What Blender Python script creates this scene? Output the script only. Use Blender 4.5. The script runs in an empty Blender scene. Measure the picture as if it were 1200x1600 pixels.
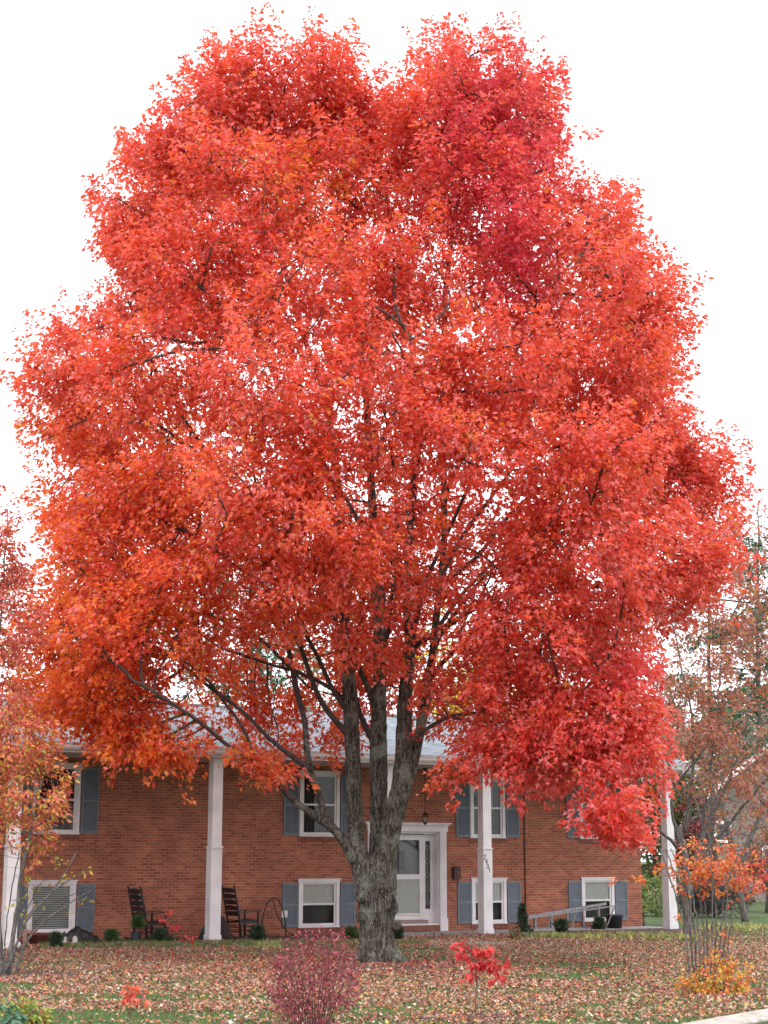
import bpy, math, random
import numpy as np
from mathutils import Vector, Matrix
random.seed(7); rng = np.random.default_rng(11)
sc = bpy.context.scene
COL = sc.collection
PI = math.pi
# ------------------------------------------------------------------ camera
CX, CY, CH = -22.509, -38.008, 1.912
TH, PITCH, ROLL, F = 0.53468, 0.20275, -0.00214, 2621.2      # F in photo pixels (1200 x 1600)
FW = np.array([math.sin(TH), math.cos(TH), 0.]); RT = np.array([math.cos(TH), -math.sin(TH), 0.]); UP = np.array([0, 0, 1.])
CAMP = np.array([CX, CY, CH])
cam = bpy.data.cameras.new('camera'); camo = bpy.data.objects.new('camera', cam); COL.objects.link(camo)
zc = -(FW*math.cos(PITCH)+UP*math.sin(PITCH)); yc0 = -FW*math.sin(PITCH)+UP*math.cos(PITCH); xc0 = RT
xc = xc0*math.cos(ROLL)-yc0*math.sin(ROLL)*-1*-1; yc = xc0*math.sin(ROLL)+yc0*math.cos(ROLL)
xc = xc0*math.cos(ROLL)-yc0*math.sin(ROLL)
m4 = Matrix(((xc[0], yc[0], zc[0], CX), (xc[1], yc[1], zc[1], CY), (xc[2], yc[2], zc[2], CH), (0, 0, 0, 1)))
camo.matrix_world = m4
cam.sensor_fit = 'VERTICAL'; cam.sensor_height = 32; cam.lens = F/1600*32; cam.clip_end = 2000
sc.camera = camo
# ------------------------------------------------------------------ light
SUN_EL, SUN_AZ = math.radians(52), math.radians(205)   # azimuth from +Y, clockwise: over the photographer's shoulder
w = bpy.data.worlds.new('World'); sc.world = w; w.use_nodes = True
nt = w.node_tree; nt.nodes.clear()
sky = nt.nodes.new('ShaderNodeTexSky'); sky.sky_type = 'NISHITA'; sky.sun_disc = False
sky.sun_elevation = SUN_EL; sky.sun_rotation = SUN_AZ
mx = nt.nodes.new('ShaderNodeMix'); mx.data_type = 'RGBA'; mx.inputs[0].default_value = .9
nt.links.new(sky.outputs[0], mx.inputs[6]); mx.inputs[7].default_value = (13.6, 13.6, 14.2, 1)    # an even bright cloud deck over the clear sky
bg = nt.nodes.new('ShaderNodeBackground'); bg.inputs[1].default_value = .12
wo = nt.nodes.new('ShaderNodeOutputWorld')
nt.links.new(mx.outputs[2], bg.inputs[0]); nt.links.new(bg.outputs[0], wo.inputs[0])
sl = bpy.data.lights.new('sun', 'SUN'); sl.energy = 1.3; sl.angle = math.radians(25); sl.color = (1, .97, .93)
so = bpy.data.objects.new('sun', sl); COL.objects.link(so)
sd = Vector((math.sin(SUN_AZ)*math.cos(SUN_EL), math.cos(SUN_AZ)*math.cos(SUN_EL), math.sin(SUN_EL)))
so.rotation_euler = sd.to_track_quat('Z', 'Y').to_euler(); so.location = (0, -30, 40)
sc.view_settings.view_transform = 'Standard'; sc.view_settings.look = 'None'
sc.view_settings.exposure = 0.6; sc.view_settings.gamma = 1
sc.cycles.max_bounces = 8; sc.cycles.transparent_max_bounces = 12

# ------------------------------------------------------------------ helpers
def ray(x, y):
    u = (x-600)/F; v = (800-y)/F
    a = u*math.cos(ROLL)+v*math.sin(ROLL); b = -u*math.sin(ROLL)+v*math.cos(ROLL)
    return RT*a+FW*(math.cos(PITCH)-b*math.sin(PITCH))+UP*(math.sin(PITCH)+b*math.cos(PITCH))
def onY(x, y, Y=0.): d = ray(x, y); return CAMP+d*((Y-CY)/d[1])
def onZ(x, y, Z=0.): d = ray(x, y); return CAMP+d*((Z-CH)/d[2])
def onD(x, y, D): d = ray(x, y); return CAMP+d*(D/(d@FW))
def fX(x, y=1330, Y=0.): return float(onY(x, y, Y)[0])
def fZ(x, y, Y=0.): return float(onY(x, y, Y)[2])
def nrm(a): a = np.asarray(a, float); return a/(np.linalg.norm(a, axis=-1, keepdims=True)+1e-9)

def tag(o, label=None, cat=None, group=None, kind=None):
    if label: o['label'] = label
    if cat: o['category'] = cat
    if group: o['group'] = group
    if kind: o['kind'] = kind
    return o
def empty(name, loc, label=None, cat=None, group=None, rz=0):
    o = bpy.data.objects.new(name, None); COL.objects.link(o); o.location = tuple(float(c) for c in loc); o.rotation_euler = (0, 0, rz)
    o.empty_display_size = .1
    return tag(o, label, cat, group)
def root_off(p):
    v = Vector((0, 0, 0))
    while p: v += p.location; p = p.parent
    return v
class MB:
    def __init__(s): s.v = []; s.f = []
    def add(s, vs, fs):
        n = len(s.v); s.v += [tuple(map(float, p)) for p in vs]; s.f += [tuple(i+n for i in f) for f in fs]; return s
    def box(s, x0, x1, y0, y1, z0, z1):
        if x0 > x1: x0, x1 = x1, x0
        if y0 > y1: y0, y1 = y1, y0
        if z0 > z1: z0, z1 = z1, z0
        return s.add([(x0,y0,z0),(x1,y0,z0),(x1,y1,z0),(x0,y1,z0),(x0,y0,z1),(x1,y0,z1),(x1,y1,z1),(x0,y1,z1)],
            [(3,2,1,0),(4,5,6,7),(0,1,5,4),(1,2,6,5),(2,3,7,6),(3,0,4,7)])
    def bar(s, p, q, wd, th, up=(0, 0, 1)):
        p = np.array(p, float); q = np.array(q, float); d = nrm(q-p); a = np.cross(d, up)
        if np.linalg.norm(a) < 1e-3: a = np.cross(d, (0, 1, 0))
        a = nrm(a); b = np.cross(a, d)
        vs = [c+a*i*wd/2+b*j*th/2 for c in (p, q) for i, j in ((-1,-1),(1,-1),(1,1),(-1,1))]
        return s.add(vs, [(0,1,2,3),(7,6,5,4),(0,4,5,1),(1,5,6,2),(2,6,7,3),(3,7,4,0)])
    def tube(s, pts, rad, n=8, cap=True):
        pts = np.array(pts, float); k = len(pts)
        if np.isscalar(rad): rad = [rad]*k
        t = np.zeros_like(pts); t[1:-1] = pts[2:]-pts[:-2]; t[0] = pts[1]-pts[0]; t[-1] = pts[-1]-pts[-2]; t = nrm(t)
        a = np.cross(t[0], (0, 0, 1.)); 
        if np.linalg.norm(a) < .05: a = np.cross(t[0], (1., 0, 0))
        a = nrm(a); base = len(s.v); ang = np.arange(n)*2*PI/n; ca = np.cos(ang)[:, None]; sa = np.sin(ang)[:, None]
        for i in range(k):
            a = nrm(a-t[i]*(a@t[i])); b = np.cross(t[i], a)
            s.v += [tuple(c) for c in (pts[i]+(ca*a+sa*b)*rad[i])]
        for i in range(k-1):
            o = base+i*n
            s.f += [(o+j, o+(j+1) % n, o+n+(j+1) % n, o+n+j) for j in range(n)]
        if cap: s.f += [tuple(base+j for j in range(n))[::-1], tuple(base+(k-1)*n+j for j in range(n))]
        return s
    def lathe(s, prof, c=(0, 0, 0), n=20):
        base = len(s.v)
        for r, z in prof:
            s.v += [(c[0]+r*math.cos(2*PI*j/n), c[1]+r*math.sin(2*PI*j/n), c[2]+z) for j in range(n)]
        for i in range(len(prof)-1):
            o = base+i*n; s.f += [(o+j, o+(j+1) % n, o+n+(j+1) % n, o+n+j) for j in range(n)]
        s.f += [tuple(base+j for j in range(n))[::-1], tuple(base+(len(prof)-1)*n+j for j in range(n))]
        return s
    def ball(s, c, r, n=10, m=6, sq=(1, 1, 1), jit=0):
        prof = []; base = len(s.v)
        for i in range(m+1):
            th = PI*i/m
            for j in range(n):
                ph = 2*PI*j/n; k = 1+random.uniform(-jit, jit) if 0 < i < m else 1
                s.v.append((c[0]+r*sq[0]*k*math.sin(th)*math.cos(ph), c[1]+r*sq[1]*k*math.sin(th)*math.sin(ph), c[2]-r*sq[2]*k*math.cos(th)))
        for i in range(m):
            o = base+i*n; s.f += [(o+j, o+(j+1) % n, o+n+(j+1) % n, o+n+j) for j in range(n)]
        return s
    def build(s, name, mt, parent=None, smooth=False, bevel=0, local=False):
        me = bpy.data.meshes.new(name)
        off = Vector((0, 0, 0)) if (local or parent is None) else root_off(parent)
        me.from_pydata([(x-off.x, y-off.y, z-off.z) for x, y, z in s.v], [], s.f); me.update()
        me.materials.append(mt)
        if smooth: me.polygons.foreach_set('use_smooth', [True]*len(me.polygons))
        o = bpy.data.objects.new(name, me); COL.objects.link(o)
        if parent: o.parent = parent
        if bevel:
            b = o.modifiers.new('bevel', 'BEVEL'); b.width = bevel; b.segments = 2; b.limit_method = 'ANGLE'; b.angle_limit = .6
        return o
def np_mesh(name, V, loops, starts, mt, parent=None, color=None, smooth=False):
    off = np.array(root_off(parent)) if parent else 0
    V = (np.asarray(V)-off).astype(np.float32); me = bpy.data.meshes.new(name)
    me.vertices.add(len(V)); me.vertices.foreach_set('co', V.ravel())
    me.loops.add(len(loops)); me.loops.foreach_set('vertex_index', np.asarray(loops, np.int32))
    me.polygons.add(len(starts)); me.polygons.foreach_set('loop_start', np.asarray(starts, np.int32))
    me.update(calc_edges=True)
    if color is not None:
        ca = me.color_attributes.new('leafcol', 'FLOAT_COLOR', 'POINT')
        cc = np.ones((len(V), 4), np.float32); cc[:, :3] = color; ca.data.foreach_set('color', cc.ravel())
    if smooth: me.polygons.foreach_set('use_smooth', np.ones(len(starts), bool))
    me.materials.append(mt); me.validate()
    o = bpy.data.objects.new(name, me); COL.objects.link(o)
    if parent: o.parent = parent
    return o

# ------------------------------------------------------------------ materials
def nodes(name):
    m = bpy.data.materials.new(name); m.use_nodes = True; t = m.node_tree; t.nodes.clear()
    out = t.nodes.new('ShaderNodeOutputMaterial'); p = t.nodes.new('ShaderNodeBsdfPrincipled')
    t.links.new(p.outputs[0], out.inputs[0]); return m, t, p, out
def noise(t, scale, detail=4, vec=None, rough=.55, dist=0):
    n = t.nodes.new('ShaderNodeTexNoise'); n.inputs['Scale'].default_value = scale; n.inputs['Detail'].default_value = detail
    n.inputs['Roughness'].default_value = rough; n.inputs['Distortion'].default_value = dist
    if vec: t.links.new(vec, n.inputs['Vector'])
    return n
def objco(t, scale=(1, 1, 1)):
    c = t.nodes.new('ShaderNodeTexCoord'); mp = t.nodes.new('ShaderNodeMapping'); mp.inputs['Scale'].default_value = scale
    t.links.new(c.outputs['Object'], mp.inputs[0]); return mp.outputs[0]
def ramp(t, fac, stops):
    r = t.nodes.new('ShaderNodeValToRGB'); e = r.color_ramp.elements
    while len(e) < len(stops): e.new(.5)
    for k, (p, c) in zip(e, stops): k.position = p; k.color = (*c, 1)
    t.links.new(fac, r.inputs[0]); return r.outputs[0]
def bump(t, p, h, s=.3, d=.01):
    b = t.nodes.new('ShaderNodeBump'); b.inputs['Strength'].default_value = s; b.inputs['Distance'].default_value = d
    t.links.new(h, b.inputs['Height']); t.links.new(b.outputs[0], p.inputs['Normal'])
def mat(name, c, rough=.6, var=.18, scale=6, bmp=.15, metal=0, spec=.5, sc3=(1, 1, 1), bd=.01):
    m, t, p, out = nodes(name); n = noise(t, scale, 6, objco(t, sc3))
    c = np.array(c); lo = tuple(np.clip(c*(1-var), 0, 1)); hi = tuple(np.clip(c*(1+var), 0, 1))
    t.links.new(ramp(t, n.outputs[0], [(.3, lo), (.7, hi)]), p.inputs['Base Color'])
    p.inputs['Roughness'].default_value = rough; p.inputs['Metallic'].default_value = metal; p.inputs['Specular IOR Level'].default_value = spec
    if bmp: bump(t, p, n.outputs[0], bmp, bd)
    return m
def leafmat(name, trans=.35, rough=.42, spec=.5, warm=None):
    m, t, p, out = nodes(name)
    a = t.nodes.new('ShaderNodeAttribute'); a.attribute_name = 'leafcol'
    t.links.new(a.outputs['Color'], p.inputs['Base Color']); p.inputs['Roughness'].default_value = rough; p.inputs['Specular IOR Level'].default_value = spec
    tr = t.nodes.new('ShaderNodeBsdfTranslucent'); t.links.new(a.outputs['Color'], tr.inputs[0])
    if warm:
        wm = t.nodes.new('ShaderNodeMix'); wm.data_type = 'RGBA'; wm.inputs[0].default_value = .36; t.links.new(a.outputs['Color'], wm.inputs[6]); wm.inputs[7].default_value = (*warm, 1); t.links.new(wm.outputs[2], tr.inputs[0])
    mxs = t.nodes.new('ShaderNodeMixShader'); mxs.inputs[0].default_value = trans
    t.links.new(p.outputs[0], mxs.inputs[1]); t.links.new(tr.outputs[0], mxs.inputs[2]); t.links.new(mxs.outputs[0], out.inputs[0])
    return m
LEAF = leafmat('leaf', .38, .4, .6); MAPLE_LEAF = leafmat('maple_leaf', .56, .38, .7, (.95, .2, .04)); LITTER = leafmat('fallen_leaf', .12, .6, .3); NEEDLE = leafmat('needle', .15, .6, .3)
WHITE = mat('white_paint', (.72, .7, .71), .5, .12, 2.2, .08)
WHITE_METAL = mat('white_aluminium', (.6, .56, .56), .4, .05, 3, .02)
SOFFIT = mat('soffit_paint', (.55, .5, .47), .6, .06, 8, .05)
SHUTTER = mat('blue_grey_shutter_paint', (.14, .165, .195), .55, .12, 4, .05)
BLACKWOOD = mat('dark_stained_wood', (.018, .013, .013), .5, .3, 12, .2)
BLACKMETAL = mat('black_metal', (.012, .012, .012), .4, .2, 20, .05, .3)
BLACKPLASTIC = mat('black_plastic', (.015, .016, .02), .45, .25, 8, .2)
CONCRETE = mat('concrete', (.3, .3, .3), .9, .2, 4, .3)
KERB = mat('kerb_concrete', (.37, .33, .29), .9, .35, 7, .5)
ALU = mat('weathered_aluminium', (.27, .26, .27), .5, .3, 15, .1, .3)
CARD = mat('tan_cloth', (.3, .18, .1), .9, .15, 20, .2)
DARKBROWN = mat('dark_brown_matt', (.03, .014, .014), .9, .3, 8, .4)
RUST = mat('rusty_brown_metal', (.06, .022, .018), .6, .4, 30, .3)
BROWN = mat('brown_wicker', (.16, .075, .03), .85, .4, 25, .5)
MULCH = mat('mulch', (.075, .045, .036), .95, .6, 14, .9, bd=.04)

REDTWIG = mat('dark_red_twig_bark', (.12, .045, .04), .8, .3, 12, .2)
STAKE = mat('green_stake', (.03, .14, .08), .5, .1, 10, .05)
PINKCLAY = mat('pinkish_clay', (.5, .3, .26), .8, .2, 12, .2)
TUBRED = mat('dark_red_plastic', (.12, .03, .025), .5, .15, 5, .1)
CANBLUE = mat('blue_grey_can', (.16, .2, .26), .4, .1, 6, .05)
TERRA = mat('tan_brick_far', (.3, .24, .17), .9, .2, 4, .2)
DOORGREY = mat('grey_inner_door', (.2, .19, .2), .5, .08, 3, .04)
CURTAIN = mat('pale_curtain', (.76, .76, .7), .9, .12, 10, .2, sc3=(6, 1, .4))
CURTAIN_DARK = mat('grey_curtain', (.09, .085, .085), .9, .25, 10, .3, sc3=(7, 1, .3))
BLIND = mat('slatted_blind', (.72, .76, .72), .6, .1, 4, .05)
INTERIOR = mat('unlit_room_dark', (.03, .03, .03), .9, .2, 2, 0)  # near-black: the dimness of unlit rooms is put into the colour
PAVE = mat('asphalt', (.06, .06, .06), .9, .2, 40, .4)
FARROOF = mat('far_roof', (.12, .11, .11), .9, .2, 6, .2)

def brickmat(name, c1, c2, mortar, bw=.203, rh=.0677):
    m, t, p, out = nodes(name)
    tc = t.nodes.new('ShaderNodeTexCoord'); sx = t.nodes.new('ShaderNodeSeparateXYZ'); t.links.new(tc.outputs['Object'], sx.inputs[0])
    ad = t.nodes.new('ShaderNodeMath'); t.links.new(sx.outputs[0], ad.inputs[0]); t.links.new(sx.outputs[1], ad.inputs[1])
    cb = t.nodes.new('ShaderNodeCombineXYZ'); t.links.new(ad.outputs[0], cb.inputs[0]); t.links.new(sx.outputs[2], cb.inputs[1])
    b = t.nodes.new('ShaderNodeTexBrick'); t.links.new(cb.outputs[0], b.inputs['Vector'])
    b.inputs['Scale'].default_value = 1; b.inputs['Brick Width'].default_value = bw; b.inputs['Row Height'].default_value = rh
    b.inputs['Mortar Size'].default_value = .006; b.inputs['Mortar Smooth'].default_value = .3; b.inputs['Bias'].default_value = 0
    b.inputs['Color1'].default_value = (*c1, 1); b.inputs['Color2'].default_value = (*c2, 1); b.inputs['Mortar'].default_value = (*mortar, 1)
    n = noise(t, 1.3, 5, objco(t)); mm = t.nodes.new('ShaderNodeMix'); mm.data_type = 'RGBA'; mm.blend_type = 'MULTIPLY'; mm.inputs[0].default_value = 1
    t.links.new(b.outputs[0], mm.inputs[6]); t.links.new(ramp(t, n.outputs[0], [(.3, (.76, .74, .74)), (.7, (1.12, 1.12, 1.12))]), mm.inputs[7])
    n2 = noise(t, 40, 3, objco(t)); m2 = t.nodes.new('ShaderNodeMix'); m2.data_type = 'RGBA'; m2.blend_type = 'MULTIPLY'; m2.inputs[0].default_value = 1
    t.links.new(mm.outputs[2], m2.inputs[6]); t.links.new(ramp(t, n2.outputs[0], [(.3, (.85, .85, .85)), (.7, (1.12, 1.1, 1.1))]), m2.inputs[7])
    t.links.new(m2.outputs[2], p.inputs['Base Color']); p.inputs['Roughness'].default_value = .9
    inv = t.nodes.new('ShaderNodeMath'); inv.operation = 'SUBTRACT'; inv.inputs[0].default_value = 1; t.links.new(b.outputs['Fac'], inv.inputs[1])
    bump(t, p, inv.outputs[0], .6, .008); return m
BRICK = brickmat('red_brick', (.45, .15, .08), (.26, .075, .042), (.44, .29, .215))
ROWLOCK = brickmat('brick_sill', (.26, .09, .06), (.18, .055, .04), (.3, .2, .16), .07, .3)
FARBRICK = brickmat('far_brick', (.23, .2, .175), (.17, .15, .135), (.3, .28, .26), .25, .08)
def shinglemat():
    m, t, p, out = nodes('blue_grey_shingles')
    b = t.nodes.new('ShaderNodeTexBrick'); t.links.new(objco(t), b.inputs['Vector'])
    for k, v in (('Scale', 1), ('Brick Width', .33), ('Row Height', .14), ('Mortar Size', .012), ('Mortar Smooth', .4)): b.inputs[k].default_value = v
    b.inputs['Color1'].default_value = (.25, .285, .315, 1); b.inputs['Color2'].default_value = (.16, .19, .215, 1); b.inputs['Mortar'].default_value = (.06, .07, .08, 1)
    n = noise(t, 3, 6, objco(t)); mm = t.nodes.new('ShaderNodeMix'); mm.data_type = 'RGBA'; mm.blend_type = 'MULTIPLY'; mm.inputs[0].default_value = 1
    t.links.new(b.outputs[0], mm.inputs[6]); t.links.new(ramp(t, n.outputs[0], [(.3, (.8, .8, .8)), (.7, (1.15, 1.15, 1.15))]), mm.inputs[7])
    t.links.new(mm.outputs[2], p.inputs['Base Color']); p.inputs['Roughness'].default_value = .9; bump(t, p, b.outputs['Fac'], -.5, .01); return m
SHINGLE = shinglemat()
def barkmat(name, lo, mid, hi, lichen=(.2, .22, .17), lf=.5):
    m, t, p, out = nodes(name)
    n = noise(t, 5, 8, objco(t, (5, 5, .7)), .65, .6); n3 = noise(t, 24, 6, objco(t, (2.2, 2.2, .8)), .7)
    ad = t.nodes.new('ShaderNodeMath'); ad.operation = 'MULTIPLY'; t.links.new(n.outputs[0], ad.inputs[0]); t.links.new(n3.outputs[0], ad.inputs[1])
    c = ramp(t, ad.outputs[0], [(.17, lo), (.26, mid), (.36, hi)])
    n2 = noise(t, 2.2, 6, objco(t), .7); mm = t.nodes.new('ShaderNodeMix'); mm.data_type = 'RGBA'
    r = ramp(t, n2.outputs[0], [(lf, (0, 0, 0)), (lf+.14, (.75, .75, .75))]); t.links.new(r, mm.inputs[0])
    t.links.new(c, mm.inputs[6])
    m3 = t.nodes.new('ShaderNodeMix'); m3.data_type = 'RGBA'; m3.blend_type = 'MULTIPLY'; m3.inputs[0].default_value = 1
    t.links.new(ramp(t, n3.outputs[0], [(.35, (.5, .5, .5)), (.65, (1.1, 1.1, 1.1))]), m3.inputs[6]); m3.inputs[7].default_value = (*lichen, 1)
    t.links.new(m3.outputs[2], mm.inputs[7])
    t.links.new(mm.outputs[2], p.inputs['Base Color']); p.inputs['Roughness'].default_value = .95; p.inputs['Specular IOR Level'].default_value = .2
    bump(t, p, ad.outputs[0], 1, .05); return m
BARK = barkmat('maple_bark', (.013, .01, .009), (.08, .068, .057), (.25, .23, .195), (.29, .31, .255), .5)
TWIG = barkmat('grey_twig_bark', (.06, .052, .048), (.15, .135, .125), (.27, .25, .23), (.24, .25, .21), .55)
BRANCHBARK = mat('branch_bark', (.06, .046, .042), .9, .4, 8, .4)
FARBARK = mat('far_bark', (.1, .085, .075), .9, .3, 5, .3)
def glassmat(name='window_glass', dark=(.02, .024, .026)):
    m, t, p, out = nodes(name)
    tr = t.nodes.new('ShaderNodeBsdfTransparent'); tr.inputs[0].default_value = (.88, .89, .89, 1)
    gl = t.nodes.new('ShaderNodeBsdfGlossy'); gl.inputs['Roughness'].default_value = .03
    fr = t.nodes.new('ShaderNodeFresnel'); fr.inputs[0].default_value = 1.3
    n = noise(t, 1.5, 2, objco(t)); b = t.nodes.new('ShaderNodeBump'); b.inputs['Strength'].default_value = .02; b.inputs['Distance'].default_value = .01
    t.links.new(n.outputs[0], b.inputs['Height']); t.links.new(b.outputs[0], gl.inputs['Normal'])
    ms = t.nodes.new('ShaderNodeMixShader'); t.links.new(fr.outputs[0], ms.inputs[0]); t.links.new(tr.outputs[0], ms.inputs[1]); t.links.new(gl.outputs[0], ms.inputs[2])
    t.links.new(ms.outputs[0], out.inputs[0]); return m
GLASS = glassmat()
def lawnmat():
    m, t, p, out = nodes('lawn')
    n = noise(t, .6, 6, objco(t)); n2 = noise(t, 30, 5, objco(t, (1, 1, 1)), .7)
    c = ramp(t, n.outputs[0], [(.35, (.06, .075, .028)), (.55, (.07, .12, .03)), (.7, (.08, .15, .03))])
    mm = t.nodes.new('ShaderNodeMix'); mm.data_type = 'RGBA'; mm.blend_type = 'MULTIPLY'; mm.inputs[0].default_value = 1
    t.links.new(c, mm.inputs[6]); t.links.new(ramp(t, n2.outputs[0], [(.3, (.5, .5, .5)), (.7, (1.4, 1.4, 1.4))]), mm.inputs[7])
    t.links.new(mm.outputs[2], p.inputs['Base Color']); p.inputs['Roughness'].default_value = .95; bump(t, p, n2.outputs[0], 1, .05); return m
LAWN = lawnmat()

# ------------------------------------------------------------------ ground
def grid_ground():
    xs = np.concatenate([[-500, -200, -80], np.arange(-40, 41, 1.5), [60, 100, 200, 500]]); ys = np.concatenate([[-120, -70], np.arange(-45, 16, 1.5), [30, 60, 120, 300, 800]])
    X, Y = np.meshgrid(xs, ys); Z = np.zeros_like(X)
    V = np.stack([X, Y, Z], -1).reshape(-1, 3); nx = len(xs); ny = len(ys)
    i, j = np.meshgrid(np.arange(nx-1), np.arange(ny-1)); a = (j*nx+i).ravel()
    L = np.stack([a, a+1, a+nx+1, a+nx], 1)
    return np_mesh('ground', V, L.ravel(), np.arange(0, L.size, 4), LAWN)
tag(grid_ground(), kind='structure')

# ------------------------------------------------------------------ house
ZB0, ZB1 = .175, 1.35          # lower windows bottom, top
ZU0 = 2.41; ZU1 = fZ(497, 1206)
ZS, ZG = 4.186, 4.36
COLY = -2.04; EDGE = -2.44
XL, XR = -20.0, fX(1001, 1330)
house = empty('brick_house', (0, 0, 0), 'long red brick house with white columned porch and grey roof behind the red maple', 'house')
DX0, DX1 = fX(573, 1400), fX(696, 1400)       # door surround outer
DZ = fZ(696, 1286)
OPX0, OPX1 = DX0+.2, DX1-.2; OPZ0, OPZ1 = .0, fZ(690, 1300)
wins = [  # x0,x1,z0,z1, kind
    ('u', fX(44, 1400), fX(119, 1400), ZU0, ZU1, 'dark'), ('u', fX(467, 1309), fX(529.5, 1309), ZU0, ZU1, 'dark2'),
    ('u', fX(734.5, 1311), fX(789, 1311), ZU0, ZU1, 'tall'), ('u', fX(906, 1310), fX(957, 1310), ZU0, ZU1, 'dark'),
    ('l', fX(43, 1400), fX(118, 1400), ZB0, ZB1, 'blind'), ('l', fX(466, 1400), fX(529.5, 1400), ZB0, ZB1, 'shade'),
    ('l', fX(736.5, 1400), fX(790.5, 1400), ZB0, ZB1, 'pair'), ('l', fX(908.5, 1400), fX(959, 1400), ZB0, ZB1, 'shade2')]
# front wall with openings
xsb = sorted({XL, XR, OPX0, OPX1, *[v for q in wins for v in (q[1]+.02, q[2]-.02)]}); zsb = sorted({0., ZS, OPZ1, ZB0+.02, ZB1-.02, ZU0+.02, ZU1-.02})
def hole(x, z):
    if OPX0 < x < OPX1 and OPZ0 < z < OPZ1: return True
    return any(q[1]+.02 < x < q[2]-.02 and q[3]+.02 < z < q[4]-.02 for q in wins)
wall = MB(); WT = .28
for a, b in zip(xsb, xsb[1:]):
    for c, d in zip(zsb, zsb[1:]):
        if hole((a+b)/2, (c+d)/2): continue
        wall.add([(a, 0, c), (b, 0, c), (b, 0, d), (a, 0, d)], [(0, 1, 2, 3)])
def reveal(a, b, c, d):
    wall.add([(a,0,c),(b,0,c),(b,0,d),(a,0,d),(a,WT,c),(b,WT,c),(b,WT,d),(a,WT,d)], [(0,4,5,1),(1,5,6,2),(2,6,7,3),(3,7,4,0)])
for q in wins: reveal(q[1]+.02, q[2]-.02, q[3]+.02, q[4]-.02)
reveal(OPX0, OPX1, OPZ0, OPZ1)
HD = 8.6
wall.add([(XR, 0, 0), (XR, HD, 0), (XR, HD, ZS), (XR, 0, ZS), (XL, 0, 0), (XL, HD, 0), (XL, HD, ZS), (XL, 0, ZS)], [(0, 1, 2, 3), (7, 6, 5, 4), (1, 5, 6, 2)])
RZ0 = ZG+.02; SL = .235; RY = HD/2; RZR = RZ0+(RY-EDGE)*SL
wall.add([(XR, 0, ZS), (XR, HD, ZS), (XR, RY, ZS+(RY)*SL+.4)], [(0, 1, 2)])
wall.build('wall', BRICK, house)
MB().box(XL+.3, XR-.3, 1.6, 1.65, .0, ZS).build('inner_wall', INTERIOR, house)
rx0, rx1 = XL-.5, fX(1088, 1190, EDGE)
# roof slab: front and rear slopes with thickness
rf = MB(); T = .06
for s in (0,):
    ye, yr, y2 = EDGE-.03, RY, HD+.6
    z2 = RZR-(y2-yr)*SL
    rf.add([(rx0,ye,RZ0),(rx1,ye,RZ0),(rx1,yr,RZR),(rx0,yr,RZR),(rx1,y2,z2),(rx0,y2,z2),
            (rx0,ye,RZ0-T),(rx1,ye,RZ0-T),(rx1,yr,RZR-T),(rx0,yr,RZR-T),(rx1,y2,z2-T),(rx0,y2,z2-T)],
           [(0,1,2,3),(3,2,4,5),(7,6,9,8),(8,9,11,10),(1,7,8,2),(2,8,10,4),(6,0,3,9),(9,3,5,11),(6,7,1,0),(5,4,10,11)])
rfo = rf.build('roof', SHINGLE, house)
MB().box(rx0, rx1, RY-.12, RY+.12, RZR-.02, RZR+.035).build('ridge_cap', mat('ridge_shingle', (.17, .19, .21), .9), rfo)
# soffit, fascia, gutter
MB().box(rx0+.02, rx1-.02, EDGE, -.004, ZS, ZS+.03).build('soffit', SOFFIT, house)
MB().box(rx0, rx1, EDGE-.02, EDGE+.01, ZS-.03, RZ0-T-.003).build('fascia', WHITE_METAL, house)
g = MB()
prof = [(-.025, .0), (-.10, .0), (-.125, .05), (-.13, .11), (-.15, .125), (-.15, .14), (-.025, .14)]
gz = ZG-.145
for (xa, xb) in ((rx0, rx1),):
    n = len(prof); vs = [(x, EDGE+py, gz+pz) for x in (xa, xb) for py, pz in prof]
    g.add(vs, [(i, (i+1) % n, n+(i+1) % n, n+i) for i in range(n)]+[tuple(range(n))[::-1], tuple(range(n, 2*n))])
g.build('gutter', WHITE_METAL, house)
# gable rake at the right end
MB().add([(rx1+.003, EDGE, ZS-.02), (rx1+.003, -.0, ZS-.02), (rx1+.003, RY, RZR-.1), (rx1+.003, RY, RZR+.0), (rx1+.003, EDGE-.02, RZ0),
          (rx1+.03, EDGE, ZS-.02), (rx1+.03, -.0, ZS-.02), (rx1+.03, RY, RZR-.1), (rx1+.03, RY, RZR+.0), (rx1+.03, EDGE-.02, RZ0)],
         [(0,1,2,3,4),(9,8,7,6,5),(0,5,6,1),(1,6,7,2),(2,7,8,3),(3,8,9,4),(4,9,5,0)]).build('rake_board', WHITE, house)
# columns
ZJ = fZ(335, 1324, COLY)
def column(x, num=False):
    h = .125
    c = MB()
    c.box(x-h, x+h, COLY-h, COLY+h, ZJ+.02, ZS-.001)
    c.box(x-h-.012, x+h+.012, COLY-h-.012, COLY+h+.012, .16, ZJ-.02)
    c.box(x-h-.03, x+h+.03, COLY-h-.03, COLY+h+.03, ZJ-.02, ZJ+.02)
    c.box(x-h-.03, x+h+.03, COLY-h-.03, COLY+h+.03, .03, .16)
    o = c.build('column', WHITE, house, bevel=.006)
    MB().box(x-h-.06, x+h+.06, COLY-h-.06, COLY+h+.06, 0, .03).build('column_base', ROWLOCK, o)
    return o
colx = [float(onY(21, 1330, COLY)[0])-.02, float(onY(335, 1324, COLY)[0]), float(onY(757.5, 1325, COLY)[0]), float(onY(1044, 1325, COLY)[0])]
cols = [column(x) for x in colx]
xm = float(onY(606, 1230, COLY)[0]); cols.append(column(xm))
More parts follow.
